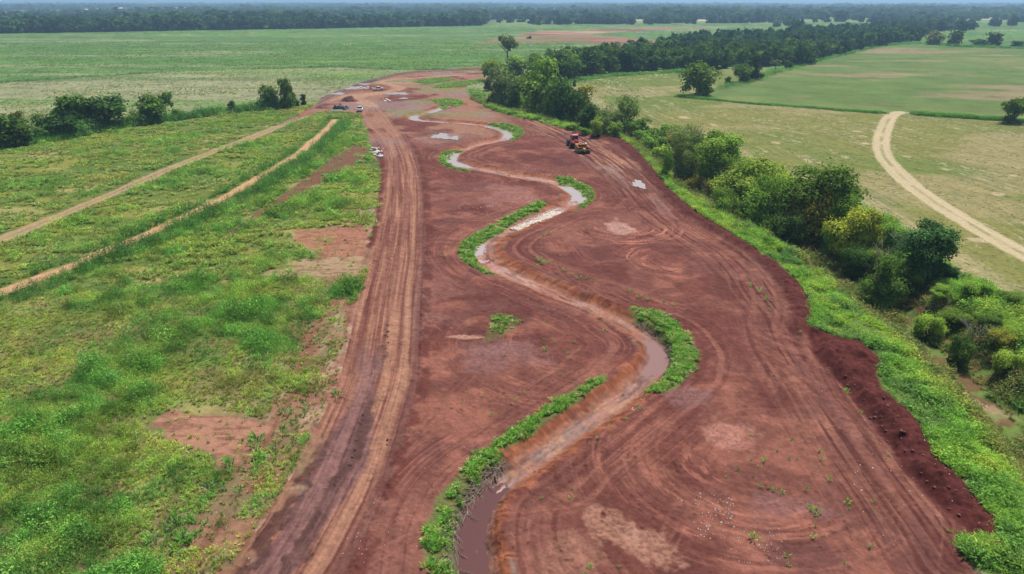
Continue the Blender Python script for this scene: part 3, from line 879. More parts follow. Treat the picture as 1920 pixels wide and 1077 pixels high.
for i_, (a, b) in enumerate(POOLS):
    near_ = i_ >= 6
    water('pond_water' if near_ else 'channel_water', chan_water(a - 4, b + 4, 2.6 if near_ else 3.2, 0), -.975 if near_ else -.485, (M_SILT_SKY, M_SILT_WATER)[i_ - 6] if near_ else M_PUDDLE)
for (px, py, w, h) in ((827, 256, 17, 5.5), (852, 259, 9, 3.5), (1198, 346, 11, 8), (632, 176, 14, 2.2), (668, 165, 20, 3), (684, 158, 12, 1.6), (745, 176, 22, 2.2), (1203, 61, 12, 1), (1180, 82, 10, 1.2), (1235, 84, 10, 1), (757, 185, 8, 1.3), (885, 136, 8, .8)):
    gx, gy = G(px, py); k = px_per_m(gx, gy)
    ry = (G(px, py - h)[1] - G(px, py + h)[1]) / 2
    n = 28; rr = random.Random(int(px))
    P = []
    for i in range(n):
        a = 2 * math.pi * i / n
        q = 1 + .28 * math.sin(2 * a + rr.random() * 6) * rr.random() + .22 * math.sin(3 * a + px) + .12 * math.sin(7 * a + px * 2)
        P.append((gx + math.cos(a) * q * w / k, gy + math.sin(a) * q * ry))
    P = np.array(P)
    water('puddle', ccw(P), float(H(P[:, 0], P[:, 1]).max()) + .015, M_PUDDLE)

for (px, py, r_) in ((1293, 338, 2.6), (1306, 370, 2.2)):
    gx, gy, gz = place(px, py)
    P = np.array([(gx + r_ * math.cos(a) * (1 + .2 * math.sin(3 * a)), gy + 2.2 * r_ * math.sin(a)) for a in np.linspace(0, 2 * math.pi, 24)[:-1]])
    water('creek_water', ccw(P), gz + .25, M_CREEK_WATER)
# ---------------------------------------------------------------- low vegetation (nobody could count it: stuff)
def quad_cloud(P, N, size, rng, aspect=1.0):
    """leaf quads at points P with normals N"""
    n = len(P)
    N = N / np.maximum(np.linalg.norm(N, axis=1, keepdims=True), 1e-6)
    r = rng.normal(size=(n, 3))
    U = np.cross(N, r); U /= np.maximum(np.linalg.norm(U, axis=1, keepdims=True), 1e-6)
    W = np.cross(N, U)
    s = np.asarray(size).reshape(-1, 1)
    a = U * s * 0.5 * aspect; b = W * s * 0.5
    # kite-shaped leaf sprays, a little folded
    V = np.stack([P - b, P + a - b * 0.1 + N * s * .08, P + b * 1.1, P - a * .9 + b * 0.15 + N * s * .05], 1)
    return V.reshape(-1, 3)


def t_bush(rng, n):
    d = rng.normal(size=(n, 3)); d[:, 2] = np.abs(d[:, 2]) * 0.9
    d /= np.linalg.norm(d, axis=1, keepdims=True)
    rad = rng.uniform(.45, 1.0, n) ** .6
    lob = 1 + .25 * np.sin(3 * np.arctan2(d[:, 1], d[:, 0]) + rng.uniform(0, 6))
    P = d * rad[:, None] * np.array([.5, .5, .85]) * lob[:, None]
    P[:, 2] += .1
    N = d + rng.normal(size=(n, 3)) * .55 + np.array([0, 0, .35])
    return quad_cloud(P, N, rng.uniform(.08, .155, n), rng, .5)


def t_tall(rng, n):
    k = 6
    st = rng.uniform(-.38, .38, (k, 2)); hh = rng.uniform(.65, 1.1, k)
    w = rng.integers(0, k, n); u = rng.uniform(.1, 1, n)
    P = np.zeros((n, 3)); P[:, :2] = st[w] * (1 + .4 * u[:, None]) + rng.normal(size=(n, 2)) * .09 * (1.2 - u[:, None]); P[:, 2] = u * hh[w]
    N = rng.normal(size=(n, 3)) * .8; N[:, :2] += st[w] * 2; N[:, 2] += .5
    return quad_cloud(P, N, rng.uniform(.085, .16, n), rng, .40)


def t_tuft(rng, n):
    a = rng.uniform(0, 2 * math.pi, n); ln = rng.uniform(.5, 1.05, n); lean = rng.uniform(.1, .75, n)
    base = np.stack([np.cos(a) * .12, np.sin(a) * .12, np.zeros(n)], 1) * rng.uniform(0, 1, (n, 1))
    out = np.stack([np.cos(a), np.sin(a), np.zeros(n)], 1); side = np.stack([-np.sin(a), np.cos(a), np.zeros(n)], 1)
    mid = base + out * (lean * ln * .4)[:, None] + np.array([0, 0, 1]) * (ln * .6)[:, None]
    tip = base + out * (lean * ln)[:, None] + np.array([0, 0, 1]) * (ln * (1 - .35 * lean))[:, None]
    w = rng.uniform(.035, .075, (n, 1))
    V = np.stack([base - side * w * .5, mid - side * w * .9, tip, mid + side * w * .9], 1)
    return V.reshape(-1, 3)


_r = np.random.default_rng(5)
T_BUSH = [t_bush(_r, 76) for _ in range(7)]
T_TALL = [t_tall(_r, 44) for _ in range(7)]
T_TUFT = [t_tuft(_r, 16) for _ in range(7)]


class Scatter:
    def __init__(self):
        self.V = []; self.C = []

    def add(self, temps, pos, sxy, sz, col, rng, leafvar=.22):
        n = len(pos)
        if n == 0: return
        ch = rng.integers(0, len(temps), n)
        ang = rng.uniform(0, 2 * math.pi, n)
        for i, T in enumerate(temps):
            m = np.nonzero(ch == i)[0]
            if m.size == 0: continue
            ca = np.cos(ang[m])[:, None]; sa = np.sin(ang[m])[:, None]
            X = (T[:, 0] * ca - T[:, 1] * sa) * sxy[m][:, None] + pos[m, 0][:, None]
            Y = (T[:, 0] * sa + T[:, 1] * ca) * sxy[m][:, None] + pos[m, 1][:, None]
            Zz = T[:, 2] * sz[m][:, None] + pos[m, 2][:, None]
            self.V.append(np.stack([X, Y, Zz], -1).reshape(-1, 3).astype(f32))
            q = len(T) // 4
            lv = rng.normal(1, leafvar, (m.size, q)).clip(.5, 1.7)
            c = col[m][:, None, :] * lv[:, :, None]
            self.C.append(np.repeat(c, 4, axis=1).reshape(-1, 3).astype(f32))

    def build(self, name, mat):
        V = np.vstack(self.V); C = np.vstack(self.C)
        F = np.arange(len(V), dtype=np.int32).reshape(-1, 4)
        o = link(name, mesh_np(name, V, F, mat, np.clip(C, .004, .8)))
        print(name, len(F), 'leaves')
        return tag(o, kind='stuff')


PAL = {'bright': (.075, .17, .030), 'mid': (.050, .115, .026), 'yellow': (.16, .185, .035), 'olive': (.135, .125, .045), 'dark': (.030, .078, .024), 'brown': (.13, .085, .05),
       'lime': (.12, .22, .035), 'sage': (.10, .15, .07), 'straw': (.26, .24, .13)}
PAL = {k: np.array(v) * np.array([2.5, 2.55, 2.3]) for k, v in PAL.items()}


def cand(x0, x1, y0, y1, n, rng, power=0.0):
    """random sites, thinned with distance when power > 0"""
    y = rng.uniform(y0, y1, n); x = rng.uniform(x0, x1, n)
    if power:
        k = rng.random(n) < np.minimum(1, (60 / np.maximum(np.hypot(x, y), 1)) ** power)
        x, y = x[k], y[k]
    k = np.abs(x) < y * .85 + 12
    return x[k], y[k]


def blend(cols, weights):
    W = np.stack(weights, 1); W = W / W.sum(1, keepdims=True)
    return W @ np.stack(cols)


def pick(cols, weights, rng):
    W = np.stack(weights, 1); W = np.cumsum(W / W.sum(1, keepdims=True), 1)
    i = (rng.random((len(W), 1)) > W).sum(1).clip(0, len(cols) - 1)
    return np.stack(cols)[i]


def jitter(c, rng, s=.14):
    return c * rng.normal(1, s, (len(c), 1)).clip(.6, 1.5) * rng.normal(1, .04, c.shape).clip(.85, 1.15)


_t0 = _time.time()
# ---- weeds left of the earthworks
rng = np.random.default_rng(21)
weeds = Scatter()
x, y = cand(-140, 5, 34, 292, 820000, rng, 1.15)
k = (y < hedge_y(x) - 1.0)
x, y = x[k], y[k]
Z = zones(x, y)
k = (Z['dirt'] < .6 + 3.5 * (fbm(x * .3, y * .3, 3, 199) - .45) * (y < 125)) & (np.abs(Z['road']) > 4.6) & (Z['chan'] ** 2 > 25)
x, y = x[k], y[k]
d1, _ = line_dist(x, y, TRK1, 12.); d2, _ = line_dist(x, y, TRK2, 6.)
k = (np.abs(d1) > 1.7) & (np.abs(d2) > 1.7)
x, y, d1, d2 = x[k], y[k], d1[k], d2[k]
bare = np.maximum.reduce([poly_sd(x, y, P, 4.) for P in (STRIP, PATCH, PATCH2, BARE)])
n1 = fbm(x * .09, y * .09, 4, 131); n2 = fbm(x * .25, y * .25, 3, 133); n3 = fbm(x * .05, y * .08, 4, 135)
pyx = y  # distance ahead
rdl, _ = line_dist(x, y, ROAD, 40.)
side = np.abs(rdl)
lush = ss(.36, .56, n1) * ss(6.0, 15, side + (n2 - .5) * 12)
lush = np.maximum(lush, ss(-.3, .6, -np.abs(x + 17) / 12 + 1) * ss(93, 100, y) * (1 - ss(150, 170, y)) * ss(.3, .42, n2))
near = 1 - ss(88, 104, y + (n1 - .5) * 30)
open_ = ss(95, 110, y) * (1 - lush)
p = .30 + .60 * lush * ss(.25, .42, n2) + .20 * near
p = p * np.where(side < 10, .30 + .65 * ss(.44, .53, n2), 1.0)
p = np.where((bare > -.6 + (n2 - .5) * 2), .03, p)
fside = y > np.interp(x, TRK1[:, 0], TRK1[:, 1])
tall = (((d1 < -1.7) & (d1 > -7.0)) | ((d1 > 1.7) & (d1 < 3.0))) & (d1 ** 2 < 100)
near_side = 1.0
p = np.where(tall, .55, p)
p = np.where((y > 105) & ~tall, p * .6, p)
p = np.where(fside & ~tall, p * (.06 + .3 * ss(.52, .6, n1)), p)
k = rng.random(len(x)) < p
x, y, n1, n2, n3, lush, tall, near, side, d1 = [a[k] for a in (x, y, n1, n2, n3, lush, tall, near, side, d1)]
z = H(x, y) - .03
pos = np.stack([x, y, z], 1)
n4 = fbm(x * .13, y * .18, 4, 137)
wy = ss(.50, .60, n4); wo = ss(.56, .66, fbm(x * .11, y * .14, 4, 139)); wd = ss(.5, .6, n3)
wts = [.55 + .8 * lush, .45 + 0 * x, .03 + 2.2 * wy * (1 - .6 * lush), .02 + 1.8 * wo * (1 - .7 * lush), .06 + .9 * wd * lush, .01 + .5 * wo * (1 - lush), .15 + 0 * x]
cs = [PAL['bright'], PAL['mid'], PAL['yellow'], PAL['olive'], PAL['dark'], PAL['brown'], PAL['sage']]
col = .6 * blend(cs, wts) + .4 * pick(cs, wts, rng)
n7 = fbm(x * .33, y * .33, 3, 261)
low = (1 - ss(.42, .54, n7)) * .75 * (1 - .4 * lush)
col += (pick([PAL['olive'], PAL['yellow'], PAL['lime'], PAL['brown']], [.7 + 0 * x, .7 + wy, .9 + 0 * x, .22 + 0 * x], rng) - col) * low[:, None]
col = np.where(tall[:, None], pick([PAL['dark'], PAL['mid'], PAL['bright']], [1. + 0 * x, 1. + 0 * x, .5 + 0 * x], rng), col)
col = jitter(col, rng, .24)
col *= (.72 + .56 * ss(.3, .7, fbm(x * .5, y * .5, 3, 331)))[:, None]
typ = rng.random(len(x))
grow = .55 + .75 * lush * ss(.3, .65, n2) + .2 * rng.random(len(x))
dist = 1 + .55 * ss(70, 170, y)
isb = (typ < .10 + .26 * lush) & ~tall; ist = ((typ > .80 - .22 * lush) & ~isb) | (tall & (typ > .25)); isg = ~isb & ~ist
n7 = fbm(x * .33, y * .33, 3, 261)
big = rng.uniform(.6, 1.3, len(x)) * (.6 + .75 * ss(.42, .66, n7))
weeds.add(T_BUSH, pos[isb], (1.2 * grow * dist * big)[isb], (.95 * grow * big)[isb], col[isb], rng)
weeds.add(T_TALL, pos[ist], (1.05 * grow * dist)[ist], np.where(tall, 1.6, .95 + .75 * ss(.42, .62, n7))[ist] * grow[ist] ** .7, col[ist], rng)
weeds.add(T_TUFT, pos[isg], (.80 * grow * dist)[isg], (.50 * grow)[isg], col[isg], rng)
# dead stalks standing among the weeds
m = (rng.random(len(x)) < .035) & (y < 110)
weeds.add(T_TALL, pos[m], .55 + 0 * x[m], .9 + .4 * rng.random(int(m.sum())), jitter(pick([PAL['straw'], PAL['brown']], [1 + 0 * x[m], 1 + 0 * x[m]], rng), rng), rng)
# rank strip along the foot of the hedge
x, y = cand(-200, 0, 80, 240, 160000, rng)
hd = hedge_y(x) - y
k = (hd > -3) & (hd < 9 + 6 * (fbm(x * .05, y * .05, 2, 141) - .5)) & (x < -18 + 0 * x) & (rng.random(len(x)) < .8)
x, y = x[k], y[k]
pos = np.stack([x, y, H(x, y)], 1); o1 = 0 * x
col = jitter(pick([PAL['bright'], PAL['mid'], PAL['dark']], [1 + o1, .7 + o1, .3 + o1], rng), rng)
weeds.add(T_TALL, pos, 1.7 + .5 * rng.random(len(x)), 1.3 + .9 * rng.random(len(x)), col, rng)
n_ = 4600
P = HEDGE; seg = np.hypot(*np.diff(P, axis=0).T); acc = np.concatenate([[0], np.cumsum(seg)])
t_ = rng.uniform(0, acc[-1] * .93, n_)
x = np.interp(t_, acc, P[:, 0]); nn = fbm(t_ * .05, t_ * 0, 3, 251); y = np.interp(t_, acc, P[:, 1]) + rng.normal(0, 2.0, n_)
k = rng.random(n_) < ss(.30, .55, nn) + .25
x, y, nn = x[k], y[k], nn[k]
pos = np.stack([x, y, H(x, y)], 1); o1 = 0 * x
col = jitter(pick([PAL['bright'], PAL['mid'], PAL['dark'], PAL['sage']], [.6 + o1, 1 + o1, .8 + o1, .2 + o1], rng), rng)
weeds.add(T_BUSH, pos, 2.0 + 2.4 * nn, (.9 + 3.6 * nn * rng.random(len(x))) * np.where(x < -95, 1.5, 1.0), col, rng)
x, y = cand(-230, 2, 105, 340, 130000, rng)
k = (y < hedge_y(x) - 8)
x, y = x[k], y[k]
d1, _ = line_dist(x, y, TRK1, 12.); d2, _ = line_dist(x, y, TRK2, 6.); dd_ = poly_sd(x, y, DIRT, 3.)
bare = np.maximum.reduce([poly_sd(x, y, P, 4.) for P in (STRIP, PATCH, PATCH2, BARE)])
k = (np.abs(d1) > 2.3) & (np.abs(d2) > 2.7) & (dd_ < -.3) & (bare < -.8)
x, y = x[k], y[k]
k = rng.random(len(x)) < .42 * ss(.40, .55, fbm(x * .12, y * .2, 3, 253)) + .05
x, y = x[k], y[k]
pos = np.stack([x, y, H(x, y)], 1); o1 = 0 * x
wy = ss(.46, .58, fbm(x * .06, y * .12, 4, 255)); wo = ss(.52, .62, fbm(x * .07 + 4, y * .14, 4, 257)); wg = ss(.5, .58, fbm(x * .08 + 9, y * .12, 4, 259))
cs = [PAL['bright'], PAL['mid'], PAL['yellow'], PAL['olive'], PAL['sage']]
wts = [.12 + 1.0 * wg, .10 + .5 * wg, .45 + 2.0 * wy, .35 + 1.6 * wo, .5 + o1]
col = jitter(.7 * blend(cs, wts) + .3 * pick(cs, wts, rng), rng)
weeds.add(T_TUFT, pos, 1.5 + .5 * rng.random(len(x)), .35 + .35 * rng.random(len(x)) + .3 * wg, col, rng)
weeds.build('weeds', M_WEED)

# ---- grass left standing beside the channel
grass = Scatter()
for key, P in STRIPS.items():
    lo = P.min(0); hi = P.max(0); area = (hi[0] - lo[0]) * (hi[1] - lo[1])
    dens = 34 if lo[1] < 75 else (15 if lo[1] < 130 else 5)
    n = int(area * dens)
    x = rng.uniform(lo[0], hi[0], n); y = rng.uniform(lo[1], hi[1], n)
    sd = poly_sd(x, y, P, 3.)
    nn = fbm(x * .6, y * .6, 3, 143)
    n9 = fbm(x * 1.6, y * 1.6, 3, 144)
    k = (sd + (nn - .5) * 1.8 + (n9 - .5) * .8 > .1) & (rng.random(n) < .15 + .85 * ss(.1, .8, sd)) & (rng.random(n) < (.35 if key == 'i' else .95) * ss(.34 + (.08 if key == 'a' else 0), .50 + (.06 if key == 'a' else 0), nn * .5 + n9 * .5))
    x, y, nn = x[k], y[k], nn[k]
    pos = np.stack([x, y, H(x, y)], 1); o1 = 0 * x
    col = jitter(pick([PAL['bright'], PAL['lime'], PAL['mid'], PAL['straw'], PAL['olive']], [1.0 + o1, .5 + o1, .4 + o1, .22 + o1, .12 + o1], rng), rng) * .88
    far = 1 + .5 * ss(90, 160, y)
    hgt = (.34 if key != 'i' else .28) * (.5 + 1.0 * nn) * (.7 + .6 * rng.random(len(x)))
    weeds_b = rng.random(len(x)) < .10
    grass.add(T_TUFT, pos[~weeds_b], (.75 * far + .1 * o1)[~weeds_b], (hgt * 1.25)[~weeds_b], col[~weeds_b], rng)
    grass.add(T_BUSH, pos[weeds_b], (.6 * far + o1)[weeds_b], (hgt * 1.3)[weeds_b], col[weeds_b], rng)
grass.build('channel_side_grass', M_WEED)

# ---- rank grass and scrub on the creek bank at the right
bank = Scatter()
x, y = cand(-20, 90, 30, 330, 520000, rng, 1.1)
Z = zones(x, y)
ed, _ = line_dist(x, y, EDGE, 30.)
r1s = poly_sd(x, y, R1POLY, 3.)
k = (np.abs(Z['rav']) < 21) & (Z['dirt'] < .3) & (r1s < 0.5) & ((np.abs(Z['rav']) > 1.2) | (y < 68) | (y > 94))
x, y = x[k], y[k]; ra = Z['rav'][k]
n1 = fbm(x * .12, y * .12, 4, 145); n2 = fbm(x * .35, y * .35, 3, 147)
slope = 1 - ss(5, 9.5, np.abs(ra))
p = np.where(slope > .5, .92 * ss(.26, .42, n2), .95)
k = rng.random(len(x)) < p
x, y, ra, n1, n2, slope = [a[k] for a in (x, y, ra, n1, n2, slope)]
pos = np.stack([x, y, H(x, y) - .05], 1); o1 = 0 * x
wy = ss(.45, .58, n1)
farside = ss(.2, .8, slope)
cs = [PAL['bright'], PAL['lime'], PAL['yellow'], PAL['mid'], PAL['sage'], PAL['brown'], PAL['olive']]
nb_ = ss(.45, .6, fbm(x * .2 + 5, y * .2, 3, 148))
wts = [.8 - .4 * farside, .7 + 1.6 * wy * (1 - farside), .05 + 1.5 * ss(.5, .58, fbm(x * .16, y * .16, 3, 265)), .6 + .4 * farside, .12 + o1, .01 + 1.0 * farside * nb_, .03 + .7 * farside * nb_]
col = jitter(.6 * blend(cs, wts) + .4 * pick(cs, wts, rng), rng) * np.array([1.18, 1.1, 1.0])
n8 = fbm(x * .4, y * .4, 3, 263)
dkm = ss(.52, .62, fbm(x * .28 + 11, y * .28, 4, 321))
col = col + (jitter(pick([PAL['mid'], PAL['sage'], PAL['dark']], [1 + o1, .5 + o1, .9 + o1], rng), rng) - col) * (dkm * .8)[:, None]
col = col + (jitter(pick([PAL['olive'], PAL['brown'], PAL['mid'], PAL['sage']], [.8 + o1, .7 + o1, .6 + o1, .3 + o1], rng), rng) * .8 - col) * (farside * .75)[:, None]
g = (.55 + .7 * ss(.35, .65, n2) + .8 * ss(.5, .66, n8)) * (1 + .5 * ss(70, 170, y)) * (1 + .35 * farside)
t = rng.random(len(x))
g = g * .82
m = t < .20; bank.add(T_BUSH, pos[m], (1.1 * g)[m], (.75 * g)[m], col[m], rng)
m = (t >= .20) & (t < .48); bank.add(T_TALL, pos[m], (.9 * g)[m], (.95 * g)[m], col[m], rng)
m = t >= .48; bank.add(T_TUFT, pos[m], (.95 * g)[m], (.62 * g)[m], col[m], rng)
m = (rng.random(len(x)) < .10) & (n8 > .50) & (slope < .7)
n_ = int(m.sum()); cc_ = blend([PAL['yellow'], PAL['lime'], PAL['mid']], [2.0 * ss(.48, .56, n1[m]) + .02, .6 + 0 * x[m], 1.6 * (1 - ss(.44, .52, n1[m])) + .02])
bank.add(T_BUSH, pos[m], 1.7 + .9 * rng.random(n_), 1.0 + .7 * rng.random(n_), jitter(cc_, rng), rng)
bank.build('bank_undergrowth', M_WEED)
# ---- low hedge-bottom growth between the two mown fields and at the field edges
line = Scatter()
for P, w, hgt, n in ((catmull(Gs([(1275, 181), (1340, 188), (1420, 196), (1500, 201), (1580, 207), (1650, 212)])), 2.5, .8, 1500),
                     (catmull(Gs([(1715, 214), (1760, 217), (1800, 220), (1860, 224), (1930, 230), (2050, 240)])), 3.2, 1.2, 1500),
                     (catmull(Gs([(1650, 86), (1720, 82), (1800, 88), (1920, 92), (2100, 97)])), 9, 2.2, 900),
                     (catmull(Gs([(1340, 165), (1390, 158), (1440, 140), (1500, 124), (1560, 108), (1640, 89)])), 5, 1.5, 1200),
                     (catmull(Gs([(1060, 156), (1120, 146), (1200, 139), (1290, 134)])), 5, 1.4, 1100)):
    seg = np.hypot(*np.diff(P, axis=0).T); acc = np.concatenate([[0], np.cumsum(seg)])
    t = rng.uniform(0, acc[-1], n)
    x = np.interp(t, acc, P[:, 0]) + rng.normal(0, w * .4, n); y = np.interp(t, acc, P[:, 1]) + rng.normal(0, w * .5, n)
    pos = np.stack([x, y, H(x, y)], 1); o1 = 0 * x
    nn = fbm(x * .06, y * .06, 3, 149)
    col = jitter(pick([PAL['bright'], PAL['mid'], PAL['dark']], [.8 + o1, 1 + o1, .5 + o1], rng), rng)
    line.add(T_BUSH, pos, 1.2 + 1.6 * nn + .5 * w * .2, hgt * (.4 + 1.3 * nn), col, rng)
line.build('field_edge_undergrowth', M_WEED)
# ---- short stubble and tussocks of the fields
T_LOW = [t_tuft(_r, 7) * np.array([1.6, 1.6, 1.0]) for _ in range(6)]
stub = Scatter()
x, y = cand(0, 190, 55, 330, 330000, rng, .8)
ins_ = poly_sd(x, y, R1POLY, 3.); t1, _ = line_dist(x, y, RTRACK, 6.); ed, et = line_dist(x, y, EDGE, 130.)
k = (ins_ > .4) & (np.abs(t1) > 2.4)
x, y, ed, et = x[k], y[k], np.abs(ed[k]), et[k]
sw = vn(ed * 1.15, et * .05, 52)
k = rng.random(len(x)) < .05 + .55 * ss(.55, .75, sw)
x, y, sw = x[k], y[k], sw[k]
pos = np.stack([x, y, H(x, y)], 1); o1 = 0 * x
gg = ss(.42, .6, fbm(x * .03, y * .04, 4, 311))
col = jitter(.5 * pick([PAL['straw'], PAL['olive'], PAL['mid'], PAL['yellow']], [.7 + .9 * ss(.5, .7, sw), .6 + o1, .4 + 1.0 * gg, .4 + o1], rng) + .5 * np.array([.19, .20, .07]), rng)
stub.add(T_LOW, pos, .40 + .2 * rng.random(len(x)) + y * .0008, .07 + .06 * rng.random(len(x)), col, rng, .12)
x, y = cand(-520, 130, 255, 800, 200000, rng)
k = (y > hedge_y(x) + 6) & (poly_sd(x, y, DIRT, 5.) < -2) & (rng.random(len(x)) < (330 / y) ** 1.3) & (x < 60)
x, y = x[k], y[k]
k = rng.random(len(x)) < .15 + .85 * ss(.45, .62, fbm(x * .05, y * .09, 4, 313))
x, y = x[k], y[k]
pos = np.stack([x, y, H(x, y)], 1); o1 = 0 * x
yb = y - np.interp(x, DITCH[:, 0], DITCH[:, 1])
col = jitter(pick([PAL['straw'], PAL['sage'], PAL['mid'], PAL['bright'], PAL['olive']], [.6 * (yb < 0) + .1, .5 + o1, .35 + .4 * (yb > 0), .15 + .6 * (yb > 0), .3 + o1], rng), rng) * .85
stub.add(T_LOW, pos, (.8 + .5 * rng.random(len(x))) * (y / 330) ** .5, .3 + .5 * rng.random(len(x)), col, rng)
m = np.abs(yb + 3 * (fbm(x * .05, y * 0, 2, 315) - .5)) < 5
stub.add(T_BUSH, pos[m], 1.5 + rng.random(int(m.sum())), .8 + .8 * rng.random(int(m.sum())), jitter(blend([PAL['dark'], PAL['mid']], [1 + 0 * x[m], 1 + 0 * x[m]]), rng), rng)
stub.build('field_grass', M_WEED)
print('low vegetation', round(_time.time() - _t0, 1))
# ---------------------------------------------------------------- trees
def crown_mesh(rng, kind, nq):
    """unit crown: width 1, height 1, standing on z = 0"""
    P = []; N = []; S = []; C = []
    if kind == 'round':
        nl = 24; cz = .48; ax = (.36, .36, .40); lr = (.13, .21); q = 1.0
    elif kind == 'lobed':
        nl = 19; cz = .49; ax = (.35, .35, .40); lr = (.13, .24); q = 1.0
    elif kind == 'tall':
        nl = 20; cz = .50; ax = (.30, .30, .43); lr = (.12, .20); q = 1.0
    elif kind == 'willow':
        nl = 30; cz = .50; ax = (.38, .38, .40); lr = (.08, .15); q = .85
    elif kind == 'shrub':
        nl = 16; cz = .46; ax = (.36, .36, .38); lr = (.12, .22); q = 1.0
    elif kind == 'open':
        nl = 13; cz = .62; ax = (.40, .40, .34); lr = (.08, .15); q = .9
    lobes = []
    skew = rng.normal(0, .07, 2)
    for i in range(nl):
        d = rng.normal(size=3); d /= np.linalg.norm(d)
        if kind == 'open' and d[2] < -.4: d[2] *= -1
        rr = rng.uniform(.5, 1.12) if i > 3 else .25
        c = np.array([d[0] * ax[0] * rr, d[1] * ax[1] * rr, cz + d[2] * ax[2] * rr])
        c[:2] += skew * (c[2] - .3) * 2
        r = rng.uniform(*lr) * (1.15 if i % 5 == 0 else 1.0)
        if kind == 'shrub': c[2] = abs(c[2] - .08) + .06
        if kind not in ('open', 'shrub') and c[2] < .3: c[:2] *= .95
        lobes.append((c, r, rng.normal(1, .16)))
    if kind not in ('open',):
        for i in range(6):                                       # skirts that reach the ground
            a = rng.uniform(0, 6.28); q_ = rng.uniform(.12, .34)
            lobes.append((np.array([math.cos(a) * q_, math.sin(a) * q_, rng.uniform(.06, .2)]), rng.uniform(.10, .17), rng.normal(.95, .12)))
    nl = len(lobes)
    per = nq // nl
    for c, r, tint in lobes:
        d = rng.normal(size=(per, 3)); d /= np.linalg.norm(d, axis=1, keepdims=True)
        dn = np.abs(d[:, 2]); flip = (d[:, 2] < 0) & (rng.random(per) < .55); d[flip, 2] *= -1
        rad = r * rng.uniform(.55, 1.12, per) ** .7 * (1 + .22 * np.sin(d[:, 0] * 9 + tint * 20) * np.sin(d[:, 1] * 8) + .0)
        sq = np.array([1.05, 1.05, .85]) if kind != 'willow' else np.array([1, 1, 1.25])
        p = c + d * rad[:, None] * sq
        n = d * .9 + rng.normal(size=(per, 3)) * .5 + np.array([0, 0, .45])
        sz = rng.uniform(.035, .065, per) * q * (.78 if nq > 8000 else (1.55 if nq > 1200 else (2.6 if nq > 400 else 3.8)))
        P.append(p); N.append(n); S.append(sz)
        cl = tint * rng.normal(1, .16, (per, 1)).clip(.55, 1.6)
        C.append(np.repeat(np.concatenate([cl, cl * rng.normal(1, .05, (per, 1)), cl * .95], 1), 4, axis=0))
    # loose sprigs that break the outline
    m = nq // 9
    d = rng.normal(size=(m, 3)); d /= np.linalg.norm(d, axis=1, keepdims=True); d[:, 2] = np.abs(d[:, 2])
    lb = rng.integers(0, nl, m)
    p = np.stack([lobes[i][0] for i in lb]) + d * np.array([lobes[i][1] for i in lb])[:, None] * rng.uniform(1.0, 1.6, (m, 1))
    P.append(p); N.append(d + rng.normal(size=(m, 3)) * .6); S.append(rng.uniform(.03, .05, m) * (.78 if nq > 8000 else 1.8))
    C.append(np.full((m * 4, 3), 1.1))
    P = np.vstack(P); N = np.vstack(N); S = np.concatenate(S); C = np.vstack(C)
    P[:, 2] = np.maximum(P[:, 2], .03)
    V = quad_cloud(P, N, S, rng, .85 if kind != 'willow' else .45)
    V[:, :2] -= V[:, :2].mean(0)
    V /= np.array([V[:, 0].max() - V[:, 0].min(), V[:, 1].max() - V[:, 1].min(), V[:, 2].max()])
    return V, C


def trunk_mesh(rng, kind, dead=False):
    """unit trunk and limbs inside a crown of height 1, width 1"""
    m = MB()
    fork = {'round': .18, 'lobed': .2, 'tall': .2, 'willow': .12, 'shrub': .08, 'open': .36}[kind]
    lean = rng.uniform(-.04, .04, 2)
    r0 = .030 if not dead else .022
    top = (lean[0], lean[1], fork)
    m.tube([(0, 0, -.12), (lean[0] * .3, lean[1] * .3, fork * .4), top], [r0 * 1.4, r0, r0 * .85], 7)
    nl = 6 if not dead else 9
    for i in range(nl):
        a = 2 * math.pi * i / nl + rng.uniform(-.4, .4); e = rng.uniform(.35, .9)
        R = rng.uniform(.2, .38); zt = fork + rng.uniform(.22, .55)
        p1 = (top[0] + math.cos(a) * R * .45, top[1] + math.sin(a) * R * .45, fork + (zt - fork) * .55)
        p2 = (top[0] + math.cos(a) * R, top[1] + math.sin(a) * R, zt)
        m.tube([top, p1, p2], [r0 * .6, r0 * .38, r0 * .12], 5)
        nb = 2 if not dead else 9
        for j in range(nb):
            b = a + rng.uniform(-1.2, 1.2); L = rng.uniform(.08, .2)
            u = rng.uniform(.3, 1)
            s = tuple(p1[k] + (p2[k] - p1[k]) * u for k in range(3))
            m.tube([s, (s[0] + math.cos(b) * L * .5, s[1] + math.sin(b) * L * .5, s[2] + L * .4), (s[0] + math.cos(b) * L, s[1] + math.sin(b) * L, s[2] + L * rng.uniform(.3, 1.1))],
                   [r0 * .22, r0 * .14, r0 * .05], 4)
    return m


